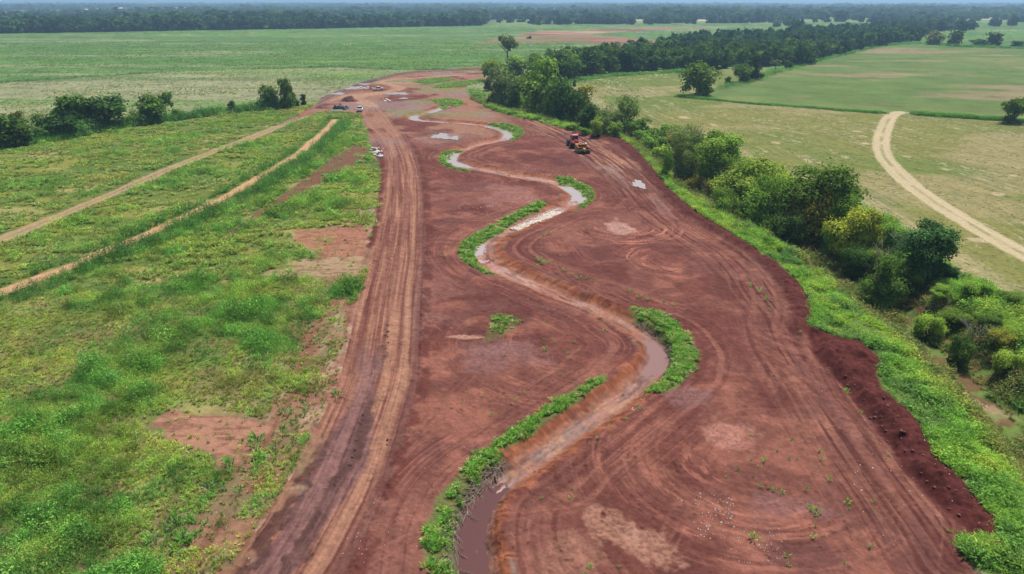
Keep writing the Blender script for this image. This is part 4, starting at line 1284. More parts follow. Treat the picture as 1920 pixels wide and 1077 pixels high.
_rt = np.random.default_rng(17)
KINDS = ('round', 'lobed', 'tall', 'willow', 'shrub', 'open')
CROWN = {}; TRUNK = {}; RAW = {}
for k in KINDS:
    for lod, nq, nv in (('near', 11000, 3), ('mid', 2400, 4), ('far', 700, 4)):
        for v in range(nv):
            V, C = crown_mesh(_rt, k, nq)
            RAW[(k, lod, v)] = (V, C)
            F = np.arange(len(V), dtype=np.int32).reshape(-1, 4)
            CROWN[(k, lod, v)] = mesh_np('crown', V, F, M_LEAF, C)
    for v in range(2):
        TRUNK[(k, v)] = trunk_mesh(_rt, k).mesh('trunk', M_BARK)
DEAD = [trunk_mesh(_rt, k, True).mesh('branches', M_DEADWOOD) for k in ('shrub', 'willow', 'lobed')]
NV = {'near': 3, 'mid': 4, 'far': 4}
TINT = {'dark': (.036, .080, .026), 'mid': (.060, .120, .032), 'green': (.085, .165, .040), 'light': (.120, .205, .050), 'yellow': (.18, .235, .048), 'olive': (.115, .125, .032),
        'blue': (.032, .082, .036), 'grey': (.085, .125, .060), 'deep': (.026, .060, .022)}
_rtree = random.Random(3)
TREE_GAIN = np.array([2.35, 2.1, 1.35])


def tree(name, x, y, z, w, h, kind, tint, label, cat, group, lod='mid', wy=None):
    t = empty(name, (x, y, z), _rtree.uniform(0, 6.28))
    tag(t, label, cat, group)
    v = _rtree.randrange(NV[lod])
    c = link('crown', CROWN[(kind, lod, v)], t)
    c.scale = (w, w * _rtree.uniform(.9, 1.05), h)
    j = _rtree.uniform(.88, 1.12) * TREE_GAIN * (.92 if x < -30 else 1.0) * (.86 if y > 300 else 1.0)
    tc = TINT[tint]
    c.color = (tc[0] * j[0] * _rtree.uniform(.9, 1.1), tc[1] * j[1], tc[2] * j[2] * _rtree.uniform(.9, 1.1), 1)
    b = link('trunk', TRUNK[(kind, _rtree.randrange(2))], t)
    b.scale = (max(w, h * .6), max(w, h * .6), h)
    return t


def tree_px(name, px, py, wpx, hpx, kind, tint, label, cat='tree', group=None, lod=None):
    x, y, z = place(px, py)
    k = px_per_m(x, y, z)
    w = wpx / k * 1.14; h = hpx / k * 1.14
    if px < 330 and kind != 'open' and name == 'tree': w *= 1.55; h *= 1.05
    if z < -1.2: h *= 1.40; w *= 1.24
    # the picture looks down on near trees: part of the seen height is the depth of the crown
    dep = math.atan2(CAM_H, math.hypot(x, y))
    h = max(h / math.cos(dep) - w * .25 * math.tan(dep), h * .6)
    if lod is None: lod = 'near' if y < 190 else ('mid' if y < 420 else 'far')
    return tree(name, x, y, z, w, h, kind, tint, label, cat, group, lod)


NEAR = [  # px, py (foot), width, height, kind, tint, name, label
    (922, 152, 44, 38, 'round', 'light', 'tree', 'yellowish green round tree at the head of the creek line, beside the red yard'),
    (916, 170, 24, 26, 'shrub', 'grey', 'shrub', 'small grey green shrub in front of the yellowish tree beside the red yard'),
    (952, 186, 52, 50, 'round', 'mid', 'tree', 'mid green round tree at the grassy rim, just below the lone field tree'),
    (992, 178, 52, 56, 'lobed', 'dark', 'tree', 'dark tall tree in the middle of the upper creek clump'),
    (938, 196, 40, 44, 'shrub', 'grey', 'tree', 'dull green low tree over the dark hollow at the creek head'),
    (966, 203, 36, 42, 'tall', 'mid', 'tree', 'narrow green tree at the foot of the upper creek clump'),
    (1018, 214, 68, 70, 'lobed', 'green', 'tree', 'broad tree with yellow green tips in the middle of the upper creek clump'),
    (968, 140, 52, 32, 'round', 'green', 'tree', 'fresh green flat tree at the foot of the lone field tree'),
    (1010, 152, 50, 46, 'round', 'mid', 'tree', 'mid green tree behind the tall dark tree of the creek clump'),
    (1042, 150, 58, 48, 'lobed', 'deep', 'tree', 'darkest spreading tree on the far side of the creek clump'),
    (1064, 150, 60, 46, 'round', 'mid', 'tree', 'round mid green tree at the corner of the mown field'),
    (1106, 142, 56, 48, 'round', 'dark', 'tree', 'dark round tree beside the upper edge of the mown field'),
    (1142, 138, 42, 42, 'tall', 'mid', 'tree', 'narrow mid green tree in the row above the mown field'),
    (1180, 135, 50, 40, 'round', 'deep', 'tree', 'very dark round tree in the row above the mown field'),
    (1216, 132, 42, 36, 'round', 'dark', 'tree', 'dark small tree at the right end of the row above the mown field'),
    (1058, 232, 62, 56, 'round', 'dark', 'tree', 'dense dark green tree at the rim just uphill of the tractor'),
    (1090, 222, 54, 58, 'lobed', 'olive', 'tree', 'olive tinted tree standing behind the dense dark tree above the tractor'),
    (1102, 244, 44, 46, 'round', 'dark', 'tree', 'dark low tree between the tractor and the olive tree'),
    (1142, 252, 54, 52, 'willow', 'grey', 'tree', 'feathery grey green willow with visible limbs beside the mown field'),
    (1172, 250, 46, 46, 'willow', 'mid', 'tree', 'feathery dark willow at the field side behind the two small bright trees'),
    (1118, 254, 30, 34, 'shrub', 'light', 'young_tree', 'small bright green tree nearest the tractor at the edge of the red earth'),
    (1153, 258, 30, 29, 'shrub', 'light', 'young_tree', 'small bright conical tree at the end of the dark earth bank'),
    (1072, 244, 20, 13, 'shrub', 'green', 'shrub', 'low green shrub under the dense dark tree uphill of the tractor'),
    (1096, 252, 22, 12, 'shrub', 'green', 'shrub', 'low green shrub at the foot of the small bright tree nearest the tractor'),
    (1077, 163, 8, 12, 'tall', 'dark', 'young_tree', 'tiny dark sapling standing alone at the corner of the mown field'),
    (1280, 342, 76, 72, 'willow', 'grey', 'tree', 'feathery grey green willow over the creek pool, below the red slump'),
    (1249, 336, 26, 48, 'willow', 'mid', 'young_tree', 'slender thin willow between the dark earth bank and the broad willow'),
    (1347, 332, 86, 60, 'round', 'green', 'tree', 'rounded dark green tree below the red slump at the field edge'),
    (1364, 328, 34, 26, 'shrub', 'yellow', 'shrub', 'yellowish shrub at the lower side of the rounded tree under the red slump'),
    (1395, 386, 104, 66, 'lobed', 'light', 'tree', 'broad bright green tree in the middle of the creek thicket'),
    (1446, 352, 58, 38, 'round', 'yellow', 'tree', 'bright yellow green tree at the field side of the broad bright tree'),
    (1302, 362, 30, 24, 'shrub', 'olive', 'shrub', 'olive shrub beside the creek pool under the broad willow'),
    (1336, 378, 26, 30, 'shrub', 'olive', 'shrub', 'yellowish olive bush at the left foot of the broad bright tree'),
    (1362, 404, 48, 48, 'lobed', 'green', 'tree', 'mid green tree hanging over the creek at the foot of the broad bright tree'),
    (1436, 440, 78, 88, 'lobed', 'green', 'tree', 'tall mid green tree with pale leaf tufts beside the shaded creek hollow'),
    (1524, 428, 116, 92, 'round', 'mid', 'tree', 'largest dark olive topped tree of the creek thicket'),
    (1517, 458, 78, 78, 'round', 'olive', 'tree', 'golden olive round tree in front of the largest dark tree'),
    (1562, 442, 62, 62, 'lobed', 'green', 'tree', 'fresh green tree between the golden olive and the bright yellow trees'),
    (1594, 466, 84, 72, 'lobed', 'yellow', 'tree', 'brightest yellow green tree of the creek thicket'),
    (1645, 442, 54, 44, 'round', 'green', 'tree', 'green tree at the field side of the brightest yellow tree'),
    (1622, 472, 50, 44, 'shrub', 'yellow', 'shrub', 'yellow leaved bush beside the grey leafless thicket'),
    (1478, 398, 84, 74, 'lobed', 'light', 'tree', 'light green tree between the broad bright tree and the largest dark tree'),
    (1562, 398, 70, 52, 'round', 'dark', 'tree', 'dark tree at the field side behind the largest dark tree'),
    (1474, 462, 60, 50, 'shrub', 'dark', 'shrub', 'deep green bush at the edge of the shaded hollow under the tall tufted tree'),
    (1675, 462, 66, 50, 'lobed', 'green', 'tree', 'green tree with ragged top behind the leafless thicket'),
    (1412, 412, 46, 40, 'lobed', 'mid', 'tree', 'mid green low tree leaning over the creek left of the tall tufted tree'),
    (1560, 482, 50, 40, 'shrub', 'green', 'shrub', 'green bush under the golden olive tree'),
    (1322, 352, 34, 30, 'shrub', 'light', 'shrub', 'light green bush between the broad willow and the rounded tree'),
    (1228, 288, 40, 24, 'shrub', 'green', 'shrub', 'green bush on the scrubby creek slope beyond the dark earth bank'),
    (1262, 276, 40, 20, 'shrub', 'olive', 'shrub', 'olive bush on the scrubby creek slope below the field edge'),
    (1200, 262, 40, 30, 'shrub', 'mid', 'shrub', 'mid green bush at the end of the feathery willows, on the scrubby slope'),
    (1214, 276, 44, 26, 'shrub', 'green', 'shrub', 'spreading green bush on the slope just past the dark earth bank'),
    (1246, 268, 44, 24, 'shrub', 'mid', 'shrub', 'low mid green bush on the slope under the mown field edge'),
    (1240, 306, 40, 26, 'shrub', 'light', 'shrub', 'light green bush above the slender thin willow'),
    (1284, 290, 36, 20, 'shrub', 'olive', 'shrub', 'olive bush beside the red clay slump'),
    (1790, 598, 54, 26, 'shrub', 'mid', 'shrub', 'mid green brush on the far creek slope under the big tree'),
    (1733, 512, 122, 98, 'round', 'blue', 'tree', 'big blue green round tree at the lower end of the creek thicket'),
    (1648, 580, 64, 74, 'tall', 'mid', 'tree', 'dark upright tree on the creek bank in front of the leafless thicket'),
    (1700, 548, 62, 44, 'shrub', 'mid', 'shrub', 'dark spreading shrub under the big blue green tree'),
    (1644, 508, 36, 30, 'shrub', 'light', 'shrub', 'small bright shrub in the middle of the grey leafless thicket'),
    (1604, 522, 50, 46, 'shrub', 'dark', 'shrub', 'dark shrub in the shade at the edge of the creek hollow'),
    (1782, 522, 34, 26, 'shrub', 'blue', 'shrub', 'low blue green shrub at the field side foot of the big round tree'),
    (1438, 462, 24, 20, 'shrub', 'green', 'shrub', 'low grey green shrub on the grassy rim above the shaded hollow'),
    (1461, 476, 17, 18, 'shrub', 'green', 'shrub', 'tiny shrub on the grassy rim beside the low grey green shrub'),
    (1795, 688, 38, 44, 'shrub', 'dark', 'shrub', 'dark pointed shrub alone on the grassy bank below the creek bend'),
    (1738, 636, 48, 36, 'shrub', 'light', 'shrub', 'bright green bush on the grassy bank beside the sandy creek bed'),
    (1888, 702, 48, 34, 'shrub', 'light', 'shrub', 'bright green bush on the far creek bank near the picture edge'),
    (1855, 610, 50, 26, 'shrub', 'mid', 'shrub', 'dark green bush on the far creek slope above the bare tree'),
    (1895, 570, 60, 26, 'shrub', 'mid', 'shrub', 'bushy dark growth at the field edge above the far creek slope'),
    (1830, 555, 60, 30, 'shrub', 'green', 'shrub', 'mid green bush at the top of the far creek slope'),
    (1760, 560, 40, 28, 'shrub', 'light', 'shrub', 'light green bush below the big blue green tree'),
    (1880, 650, 44, 28, 'shrub', 'olive', 'shrub', 'olive brown bush on the far creek slope'),
    (1310, 179, 72, 58, 'round', 'mid', 'tree', 'big round dark green tree standing alone at the corner of two fields'),
    (1390, 154, 44, 32, 'round', 'mid', 'tree', 'low round tree at the field boundary beside the reddish dark tree'),
    (1412, 150, 34, 42, 'tall', 'deep', 'tree', 'dull dark upright tree behind the low round tree at the field boundary'),
    (1365, 158, 16, 14, 'shrub', 'dark', 'shrub', 'little dark bush at the left foot of the low boundary tree'),
    (1454, 130, 20, 16, 'open', 'grey', 'young_tree', 'small pale grey tree at the corner of the green field'),
    (1478, 128, 20, 14, 'shrub', 'dark', 'shrub', 'small round bush beside the pale grey tree at the green field'),
    (1897, 231, 54, 46, 'round', 'mid', 'tree', 'round dark tree alone where the farm track leaves along the hedge'),
    (953, 122, 40, 50, 'open', 'grey', 'tree', 'lone tall tree with a bare stem standing in the green meadow'),
    # along the hedge at the left
    (8, 276, 64, 60, 'round', 'dark', 'tree', 'dark dense tree where the left hedge leaves the picture'),
    (40, 250, 26, 40, 'open', 'olive', 'young_tree', 'thin sparse tree rising out of the left hedge'),
    (46, 270, 50, 36, 'round', 'dark', 'tree', 'low dark tree under the thin sparse tree of the left hedge'),
    (92, 258, 32, 46, 'lobed', 'mid', 'tree', 'small tree with pale top at the left side of the tall hedge group'),
    (118, 258, 50, 40, 'round', 'deep', 'tree', 'low very dark tree in front of the tall hedge group'),
    (142, 250, 50, 66, 'lobed', 'mid', 'tree', 'tall tree with bright green top in the left hedge'),
    (200, 244, 64, 60, 'round', 'dark', 'tree', 'broad dark round tree in the left hedge'),
    (232, 238, 26, 18, 'shrub', 'green', 'shrub', 'green bush in the hedge just right of the broad dark tree'),
    (256, 235, 32, 28, 'shrub', 'mid', 'shrub', 'grey green bush between two tall trees of the left hedge'),
    (287, 230, 44, 52, 'lobed', 'mid', 'tree', 'dense tree with green top, left of a pair in the hedge'),
    (314, 222, 30, 46, 'open', 'mid', 'tree', 'tree with leaning bare stem, right of a pair in the hedge'),
    (334, 224, 24, 22, 'shrub', 'green', 'shrub', 'small light bush right of the leaning hedge tree'),
    (375, 218, 22, 10, 'shrub', 'mid', 'shrub', 'low bush in the gap of the hedge'),
    (437, 212, 20, 23, 'shrub', 'dark', 'young_tree', 'small pointed dark tree alone in the hedge gap'),
    (507, 204, 36, 44, 'lobed', 'mid', 'tree', 'left of two slender trees at the end of the hedge'),
    (540, 203, 34, 52, 'tall', 'mid', 'tree', 'taller of two slender trees at the end of the hedge'),
    (558, 201, 10, 14, 'shrub', 'dark', 'shrub', 'tiny bush beside the taller slender tree'),
    (570, 199, 12, 22, 'tall', 'deep', 'young_tree', 'small dark creeper covered post tree at the entrance of the red yard'),
    # isolated trees on the far right
    (1752, 84, 34, 24, 'round', 'grey', 'tree', 'pale rounded tree behind the green field, left of a bushy pair'),
    (1789, 86, 28, 28, 'lobed', 'dark', 'tree', 'dark ragged tree behind the green field, right of the pale one'),
    (1836, 87, 34, 12, 'round', 'deep', 'tree', 'low dark clump at the far field edge'),
    (1862, 86, 30, 24, 'lobed', 'deep', 'tree', 'dark ragged tree with a spire at the far field edge'),
    (1906, 88, 26, 10, 'shrub', 'deep', 'shrub', 'low dark bush at the far field edge near the picture side'),
]
_t0 = _time.time()
for (px, py, w, h, kind, tint, nm, lab) in NEAR:
    tree_px(nm, px, py, w, h, kind, tint, lab, 'tree' if 'tree' in nm else 'shrub')
# leafless growth
for i, (px, py, w, h, lab) in enumerate(((1660, 506, 64, 70, 'grey leafless thicket in front of the big blue green tree'), (1626, 520, 46, 56, 'dead grey brush leaning over the creek hollow'),
                                        (1684, 478, 50, 50, 'bare grey twigs sticking up behind the leafless thicket'), (1820, 652, 62, 62, 'bare dead tree on the sandy creek bend'),
                                        (1712, 540, 50, 26, 'pale dead branches lying under the big blue green tree'), (1330, 372, 34, 36, 'bare grey bush beside the creek pool'))):
    x, y, z = place(px, py); k = px_per_m(x, y, z)
    t = empty('dead_tree', (x, y, z), i * 1.3); tag(t, lab, 'dead tree')
    b = link('branches', DEAD[i % 3], t); b.scale = (w / k * 1.25, w / k * 1.25, h / k * 1.35)
# the belt of trees along the old creek, running away to the right
BELT = Gs([(1000, 150), (1030, 122), (1110, 112), (1180, 104), (1260, 92), (1310, 80), (1400, 77), (1470, 74), (1560, 64), (1640, 56), (1700, 52), (1770, 54), (1735, 66), (1720, 78), (1640, 89),
           (1560, 106), (1510, 122), (1440, 126), (1360, 130), (1290, 133), (1215, 133), (1130, 138)])
rng = np.random.default_rng(77)
lo, hi = BELT.min(0), BELT.max(0)
cands = []
for _ in range(60000):
    x, y = rng.uniform(lo[0], hi[0]), rng.uniform(lo[1], hi[1])
    cands.append((x, y))
cx = np.array([c[0] for c in cands]); cyy = np.array([c[1] for c in cands])
ins = poly_sd(cx, cyy, BELT, 5.) > 1.0
cx, cyy = cx[ins], cyy[ins]
keep = []
for x, y in zip(cx, cyy):
    md = 8.0 + max(0, y - 450) * .006
    if all((x - a) ** 2 + (y - b) ** 2 > md * md for a, b in keep):
        keep.append((x, y))
keep.sort(key=lambda p: p[1])
belt_near = keep[:200]; belt_far = keep[200:]
BLABEL = {'dark': 'dark green tree in the long belt beyond the mown fields', 'mid': 'mid green tree in the long belt beyond the mown fields',
          'deep': 'blackish green tree in the long belt beyond the mown fields', 'green': 'fresh green tree in the long belt beyond the mown fields'}
for x, y in belt_near:
    tint = _rtree.choices(['dark', 'mid', 'deep', 'green'], [4, 4, 2, 1.5])[0]
    h = _rtree.uniform(9, 14.5); w = _rtree.uniform(8, 13)
    tree('tree', x, y, float(H(x, y)[0]), w * 1.12, h * .95, _rtree.choice(['round', 'round', 'lobed', 'tall']), tint, BLABEL[tint], 'tree', 'trees of the long belt, ' + tint, 'mid' if y < 430 else 'far')


# ---- far woods: one mass
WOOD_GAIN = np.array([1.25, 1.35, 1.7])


class Woods:
    def __init__(self): self.V = []; self.C = []

    def add(self, x, y, z, w, h, tint, kind='round', lod='far', sub=None):
        V, C = RAW[(kind, lod, _rtree.randrange(NV[lod]))]
        n = len(V) // 4
        if sub and sub < n:
            s = np.random.default_rng(_rtree.randrange(1 << 30)).choice(n, sub, replace=False)
            V = V.reshape(n, 4, 3)[s]; C = C.reshape(n, 4, 3)[s]
            ctr = V.mean(1, keepdims=True); V = ctr + (V - ctr) * (n / sub) ** .48
            V = V.reshape(-1, 3); C = C.reshape(-1, 3)
        a = _rtree.uniform(0, 6.28); ca, sa = math.cos(a), math.sin(a)
        self.V.append(np.stack([(V[:, 0] * ca - V[:, 1] * sa) * w + x, (V[:, 0] * sa + V[:, 1] * ca) * w + y, V[:, 2] * h + z], -1).astype(f32))
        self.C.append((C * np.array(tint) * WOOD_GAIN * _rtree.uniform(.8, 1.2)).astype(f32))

    def build(self, name):
        V = np.vstack(self.V); C = np.vstack(self.C)
        print(name, len(V) // 4)
        return tag(link(name, mesh_np(name, V, np.arange(len(V), dtype=np.int32).reshape(-1, 4), M_WEED, np.clip(C, .004, .5))), kind='stuff')


wd = Woods()
for x, y in belt_far:
    wd.add(x, y, 0, _rtree.uniform(9, 14), _rtree.uniform(9, 15), TINT[_rtree.choice(['dark', 'mid', 'deep', 'dark'])], _rtree.choice(['round', 'lobed']), 'far', 260)
wd.build('far_belt_woods')
wd = Woods()
# edge rows of the big wood beyond the meadow, then tree tops row behind row to the horizon
b = -.95
while b < .95:
    y0 = float(woods_line(np.array([b]))[0])
    for r in range(5):
        y = y0 + 6 + r * 12 + _rtree.uniform(-5, 5)
        bb = b + _rtree.uniform(-.004, .004)
        x = bb * y
        gap = 0.0
        if bb > -.07:
            if fbm(np.array([x * .012]), np.array([r * .3]), 2, 151)[0] < .50 or r > 2: continue
        s_ = _rtree.choice([.7, .9, 1.1, 1.35])
        wd.add(x, y, 0, 15 * s_ * _rtree.uniform(.85, 1.2), 13.5 * s_ * _rtree.uniform(.8, 1.15), TINT[_rtree.choice(['dark', 'mid', 'deep', 'deep'])], _rtree.choice(['round', 'lobed', 'tall']), 'far', 110)
    b += .0075
d = 1050.0
while d < 9500:
    step = max(10, d * .010)
    nb = int(1.9 * d / (15 + d * .005))
    for i in range(nb):
        bb = -.95 + 1.9 * (i + _rtree.random()) / nb
        y = d + _rtree.uniform(-.5, .5) * step * 1.2; x = bb * y
        if y < float(woods_line(np.array([bb]))[0]) + 40: continue
        if in_far_clearing(np.array([x]), np.array([y]))[0] > .4 and _rtree.random() > .02: continue
        g = 1 + d * .00012
        s_ = _rtree.choice([.65, .8, 1.0, 1.2, 1.45]) * (1.15 if vn(np.array([x * .004]), np.array([y * .003]), 5)[0] > .55 else .85)
        wd.add(x, y, 0, 16 * s_ * g, 12.5 * s_ * _rtree.uniform(.8, 1.2), TINT[_rtree.choice(['dark', 'mid', 'deep', 'deep'])], _rtree.choice(['round', 'lobed']), 'far', 34 if d > 2500 else 60)
    d += step
wd.build('far_woods')
# clumps in the fields on the far right
wd = Woods()
for (px, py, n, sw, sh) in ((1475, 47, 10, 26, 1.5), (1610, 38, 14, 22, 1.2), (1745, 45, 30, 55, 2), (1700, 33, 60, 220, 1.2), (1290, 42, 8, 14, 1), (1250, 44, 14, 60, 1), (1760, 57, 10, 30, 1), (1800, 56, 8, 26, 1), (1862, 49, 3, 6, .5), (1900, 48, 4, 10, .5),
                            (1500, 60, 8, 18, 1), (1440, 38, 25, 70, 1.5), (1850, 36, 25, 70, 1), (1050, 45, 20, 60, .8), (1150, 45, 22, 70, .8)):
    for i in range(n):
        x, y = G(px + _rtree.gauss(0, sw * .5), max(py + _rtree.gauss(0, sh), 14))
        wd.add(x, y, 0, _rtree.uniform(12, 20), _rtree.uniform(10, 17), TINT[_rtree.choice(['dark', 'mid', 'deep'])], _rtree.choice(['round', 'lobed']), 'far', 120)
wd.build('far_field_woods')
print('trees', round(_time.time() - _t0, 1))
# ---------------------------------------------------------------- machines, vehicles and loose things
M_RED = paint('red_paint', (.30, .020, .022), .35, .15, 2.0)
M_REDROOF = paint('faded_red_roof', (.50, .16, .17), .45, .1, 2.0)
M_YEL = paint('yellow_paint', (.44, .23, .055), .6, .5, 1.5)
M_YELD = paint('muddy_yellow', (.24, .11, .035), .8, .4, 1.5)
M_TYRE = paint('tyre_rubber', (.022, .020, .020), .85, .25, 3.0)
M_RIM = paint('rim_steel', (.42, .38, .35), .5, .2, 3.0)
M_GLASS = paint('dark_glass', (.02, .025, .03), .08, .05)
M_STEEL = paint('dark_steel', (.06, .055, .055), .6, .3, 2.0)
M_WHITE = paint('white_paint', (.78, .78, .78), .35, .06, 2.0)
M_LAMP = paint('tail_lamp_red', (.45, .03, .02), .3, .05)
M_ROCKW = paint('pale_rock', (.50, .46, .42), .9, .25, 1.2, bump=.5)
M_STONE = paint('muddy_stone', (.46, .40, .35), .9, .45, .9, bump=.6)
M_ROCKG = paint('grey_rock', (.40, .34, .29), .9, .3, 1.2, bump=.5)
M_STICK = paint('driftwood', (.17, .125, .10), .9, .45, 2.5)
M_CLOD = paint('wet_clod', (.055, .022, .017), .9, .3, 2.0, bump=.6)
M_MOUND = paint('red_mound', (.115, .040, .030), .95, .4, .6, bump=.7)
M_SLUMP = paint('red_clay', (.27, .075, .045), .95, .35, .7, bump=.8)
M_SCRAP = paint('black_scrap', (.022, .022, .024), .6, .5, 1.2, bump=.6)
M_CONC = paint('pale_concrete', (.62, .60, .57), .8, .12, 1.5)


def wheel(parent, c, r, w):
    m = MB(); m.wheel(c, r, w, 20); t = m.build('wheel', M_TYRE, parent)
    m = MB(); m.wheel(c, r * .56, w * 1.06, 14, .3); m.build('rim', M_RIM, t)
    return t


def heading(p, q):
    a = place(*p); b = place(*q)
    return math.atan2(-(b[0] - a[0]), b[1] - a[1])


# big red tractor pulling a yellow earth scraper, seen from behind
hd = heading((1096, 284), (1074, 266))
x, y, z = place(1077, 275)
t = empty('tractor', (x, y, z), hd); t.scale = (.9, .9, .9); tag(t, 'big red tractor with dark cab pulling the yellow scraper along the edge lane', 'tractor')
m = MB(); m.prism([(-3.6, 1.0), (3.9, 1.0), (3.9, 1.9), (3.7, 2.35), (.9, 2.5), (.9, 1.7), (-3.2, 1.65), (-3.6, 1.5)], -.62, .62); m.build('body', M_RED, t)
m = MB(); m.box((0, -2.3, 2.0), (1.7, 1.7, .5), .9); m.build('rear_deck', M_RED, t)
m = MB(); m.box((.0, -1.5, 2.35), (1.0, .7, .35), .9); m.build('tank', M_REDROOF, t)
m = MB(); m.box((0, -.1, 2.75), (1.85, 1.8, 1.75), .9); cab = m.build('cab', M_GLASS, t)
m = MB()
for sx in (-.86, .86):
    for sy in (-.93, .73): m.box((sx, sy, 2.8), (.1, .1, 1.7), .95)
m.build('cab_pillars', M_STEEL, cab)
m = MB(); m.box((0, -.1, 3.72), (2.0, 2.05, .22), .92); m.build('cab_roof', M_REDROOF, t)
m = MB(); m.tube([(.75, 1.2, 2.3), (.75, 1.2, 3.5), (.75, 1.35, 3.6)], [.09, .08, .08], 8); m.build('exhaust_pipe', M_STEEL, t)
for s in (-1, 1):
    m = MB(); m.prism([(-3.4, 1.75), (-3.0, 2.2), (-1.2, 2.2), (-.9, 1.8), (-1.2, 2.1), (-3.0, 2.1)], s * .65, s * 1.6); m.build('fender', M_RED, t)
    m = MB(); m.box((s * 1.15, .8, 3.2), (.35, .06, .5)); m.build('mirror', M_STEEL, t)
    for yy in (-2.2, 2.2):
        wheel(t, (s * 1.02, yy, 1.0), 1.0, .62); wheel(t, (s * 1.74, yy, 1.0), 1.0, .62)
x, y, z = place(1092, 287)
t = empty('scraper', (x, y, z), hd); t.scale = (.9, .9, .9); tag(t, 'muddy yellow pull scraper on fat black tyres hitched behind the red tractor', 'earth scraper')
m = MB()
for s in (-1, 1):
    m.prism([(-1.2, .75), (-1.5, 2.1), (2.7, 2.3), (3.4, 1.9), (3.6, .45), (.4, .40)], s * 1.62 - .09, s * 1.62 + .09)
m.build('bowl', M_YEL, t)
m = MB(); m.prism([(-1.1, .8), (-1.35, 2.0), (-1.15, 2.0), (-.2, .55), (3.2, .5), (3.2, .4), (-.2, .42)], -1.53, 1.53); m.build('bowl_floor', M_YELD, t)
m = MB(); m.prism([(3.3, .45), (3.75, .9), (3.7, 1.7), (3.1, 2.1), (3.0, 2.0), (3.5, 1.6), (3.5, 1.0), (3.15, .5)], -1.5, 1.5); m.build('apron', M_YELD, t)
m = MB(); m.tube([(-1.6, 1.0, 2.35), (0, 1.0, 2.5), (1.6, 1.0, 2.35)], [.16, .2, .16], 8); m.tube([(-1.3, 2.6, 2.25), (0, 3.3, 2.5), (1.3, 2.6, 2.25)], [.15, .2, .15], 8); m.build('cross_tube', M_YEL, t)
m = MB(); m.tube([(0, 3.2, 2.5), (0, 4.6, 2.2), (0, 5.6, .95), (0, 6.3, .8)], [.2, .24, .2, .14], 8); m.build('tongue', M_YEL, t)
m = MB(); m.box((0, -2.1, 1.55), (1.0, 1.7, .5), .7); m.box((0, -2.9, 1.25), (.55, .5, .75), .8); m.build('push_block', M_YEL, t)
m = MB(); m.box((.55, -1.58, 1.95), (.55, .12, .32)); m.build('tail_lamp', M_LAMP, t)
m = MB(); m.tube([(1.0, .2, 2.6), (1.25, .9, 2.75), (1.1, 1.8, 2.6)], [.22, .34, .22], 10); m.build('hydraulic_tank', M_RIM, t)
m = MB(); m.tube([(-1.75, -1.95, .72), (1.75, -1.95, .72)], [.12, .12], 8); m.build('axle', M_STEEL, t)
for xx in (-1.55, -.85, .85, 1.55): wheel(t, (xx, -1.95, .72), .72, .58)


def pickup(px, py, head, label, glass=True):
    x, y, z = place(px, py)
    t = empty('pickup_truck', (x, y, z), head); tag(t, label, 'pickup truck')
    m = MB(); m.prism([(-2.8, .5), (2.75, .5), (2.85, .8), (2.75, 1.12), (1.1, 1.22), (-.6, 1.22), (-.6, .8), (-2.7, .8), (-2.7, 1.22), (-2.8, 1.2)], -.98, .98)
    for s in (-1, 1): m.box((s * .93, -1.65, 1.0), (.1, 2.1, .46))
    m.build('body', M_WHITE, t)
    m = MB(); m.prism([(-.62, 1.2), (1.15, 1.2), (.45, 1.82), (-.5, 1.84)], -.86, .86); m.build('windows', M_GLASS, t)
    m = MB(); m.box((-.0, 0.0, 1.87), (1.6, 1.05, .09), .92); m.build('roof', M_WHITE, t)
    for s in (-1, 1):
        for yy in (-1.8, 1.8): wheel(t, (s * .88, yy, .39), .39, .27)
        m = MB(); m.box((s * .75, -2.82, .95), (.25, .06, .3)); m.build('tail_lamp', M_LAMP, t)
    return t


pickup(675, 209, heading((675, 215), (690, 190)), 'white pickup truck parked on the grass beside the upper end of the haul road')
pickup(709, 170, heading((700, 172), (735, 168)), 'white pickup truck standing on the tan yard near the long puddle')
pickup(1199, 87, heading((1180, 88), (1220, 86)), 'far white pickup truck on the distant red earthworks')


def lumps(name, px, py, wpx, hm, mat, label, cat, seed, rough=.35, n=22, aspect=.6, peaks=1):
    """a heap with an uneven surface"""
    x, y, z = place(px, py); k = px_per_m(x, y, z); w = wpx / k
    rr = np.random.default_rng(seed)
    g = 26
    V = []; F = []
    for i in range(g + 1):
        for j in range(g + 1):
            u = i / g * 2 - 1; v = j / g * 2 - 1
            r = math.hypot(u, v)
            hh = max(0, 1 - r) ** .8
            V.append((u * w / 2, v * w / 2 * aspect, hh))
    V = np.array(V)
    nn = fbm(V[:, 0] / w * 7 + seed, V[:, 1] / w * 7, 4, seed)
    V[:, 2] = V[:, 2] * hm * (1 - rough + 2 * rough * nn) - .12
    V[:, 0] += (fbm(V[:, 1] * 5 / w, V[:, 0] * 5 / w + 9, 3, seed + 1) - .5) * w * .25
    idx = np.arange((g + 1) ** 2).reshape(g + 1, g + 1)
    F = np.stack([idx[:-1, :-1], idx[1:, :-1], idx[1:, 1:], idx[:-1, 1:]], -1).reshape(-1, 4)
    o = link(name, mesh_np(name, V, F, mat, smooth=True), loc=(x, y, z))
    tag(o, label, cat)
    return o


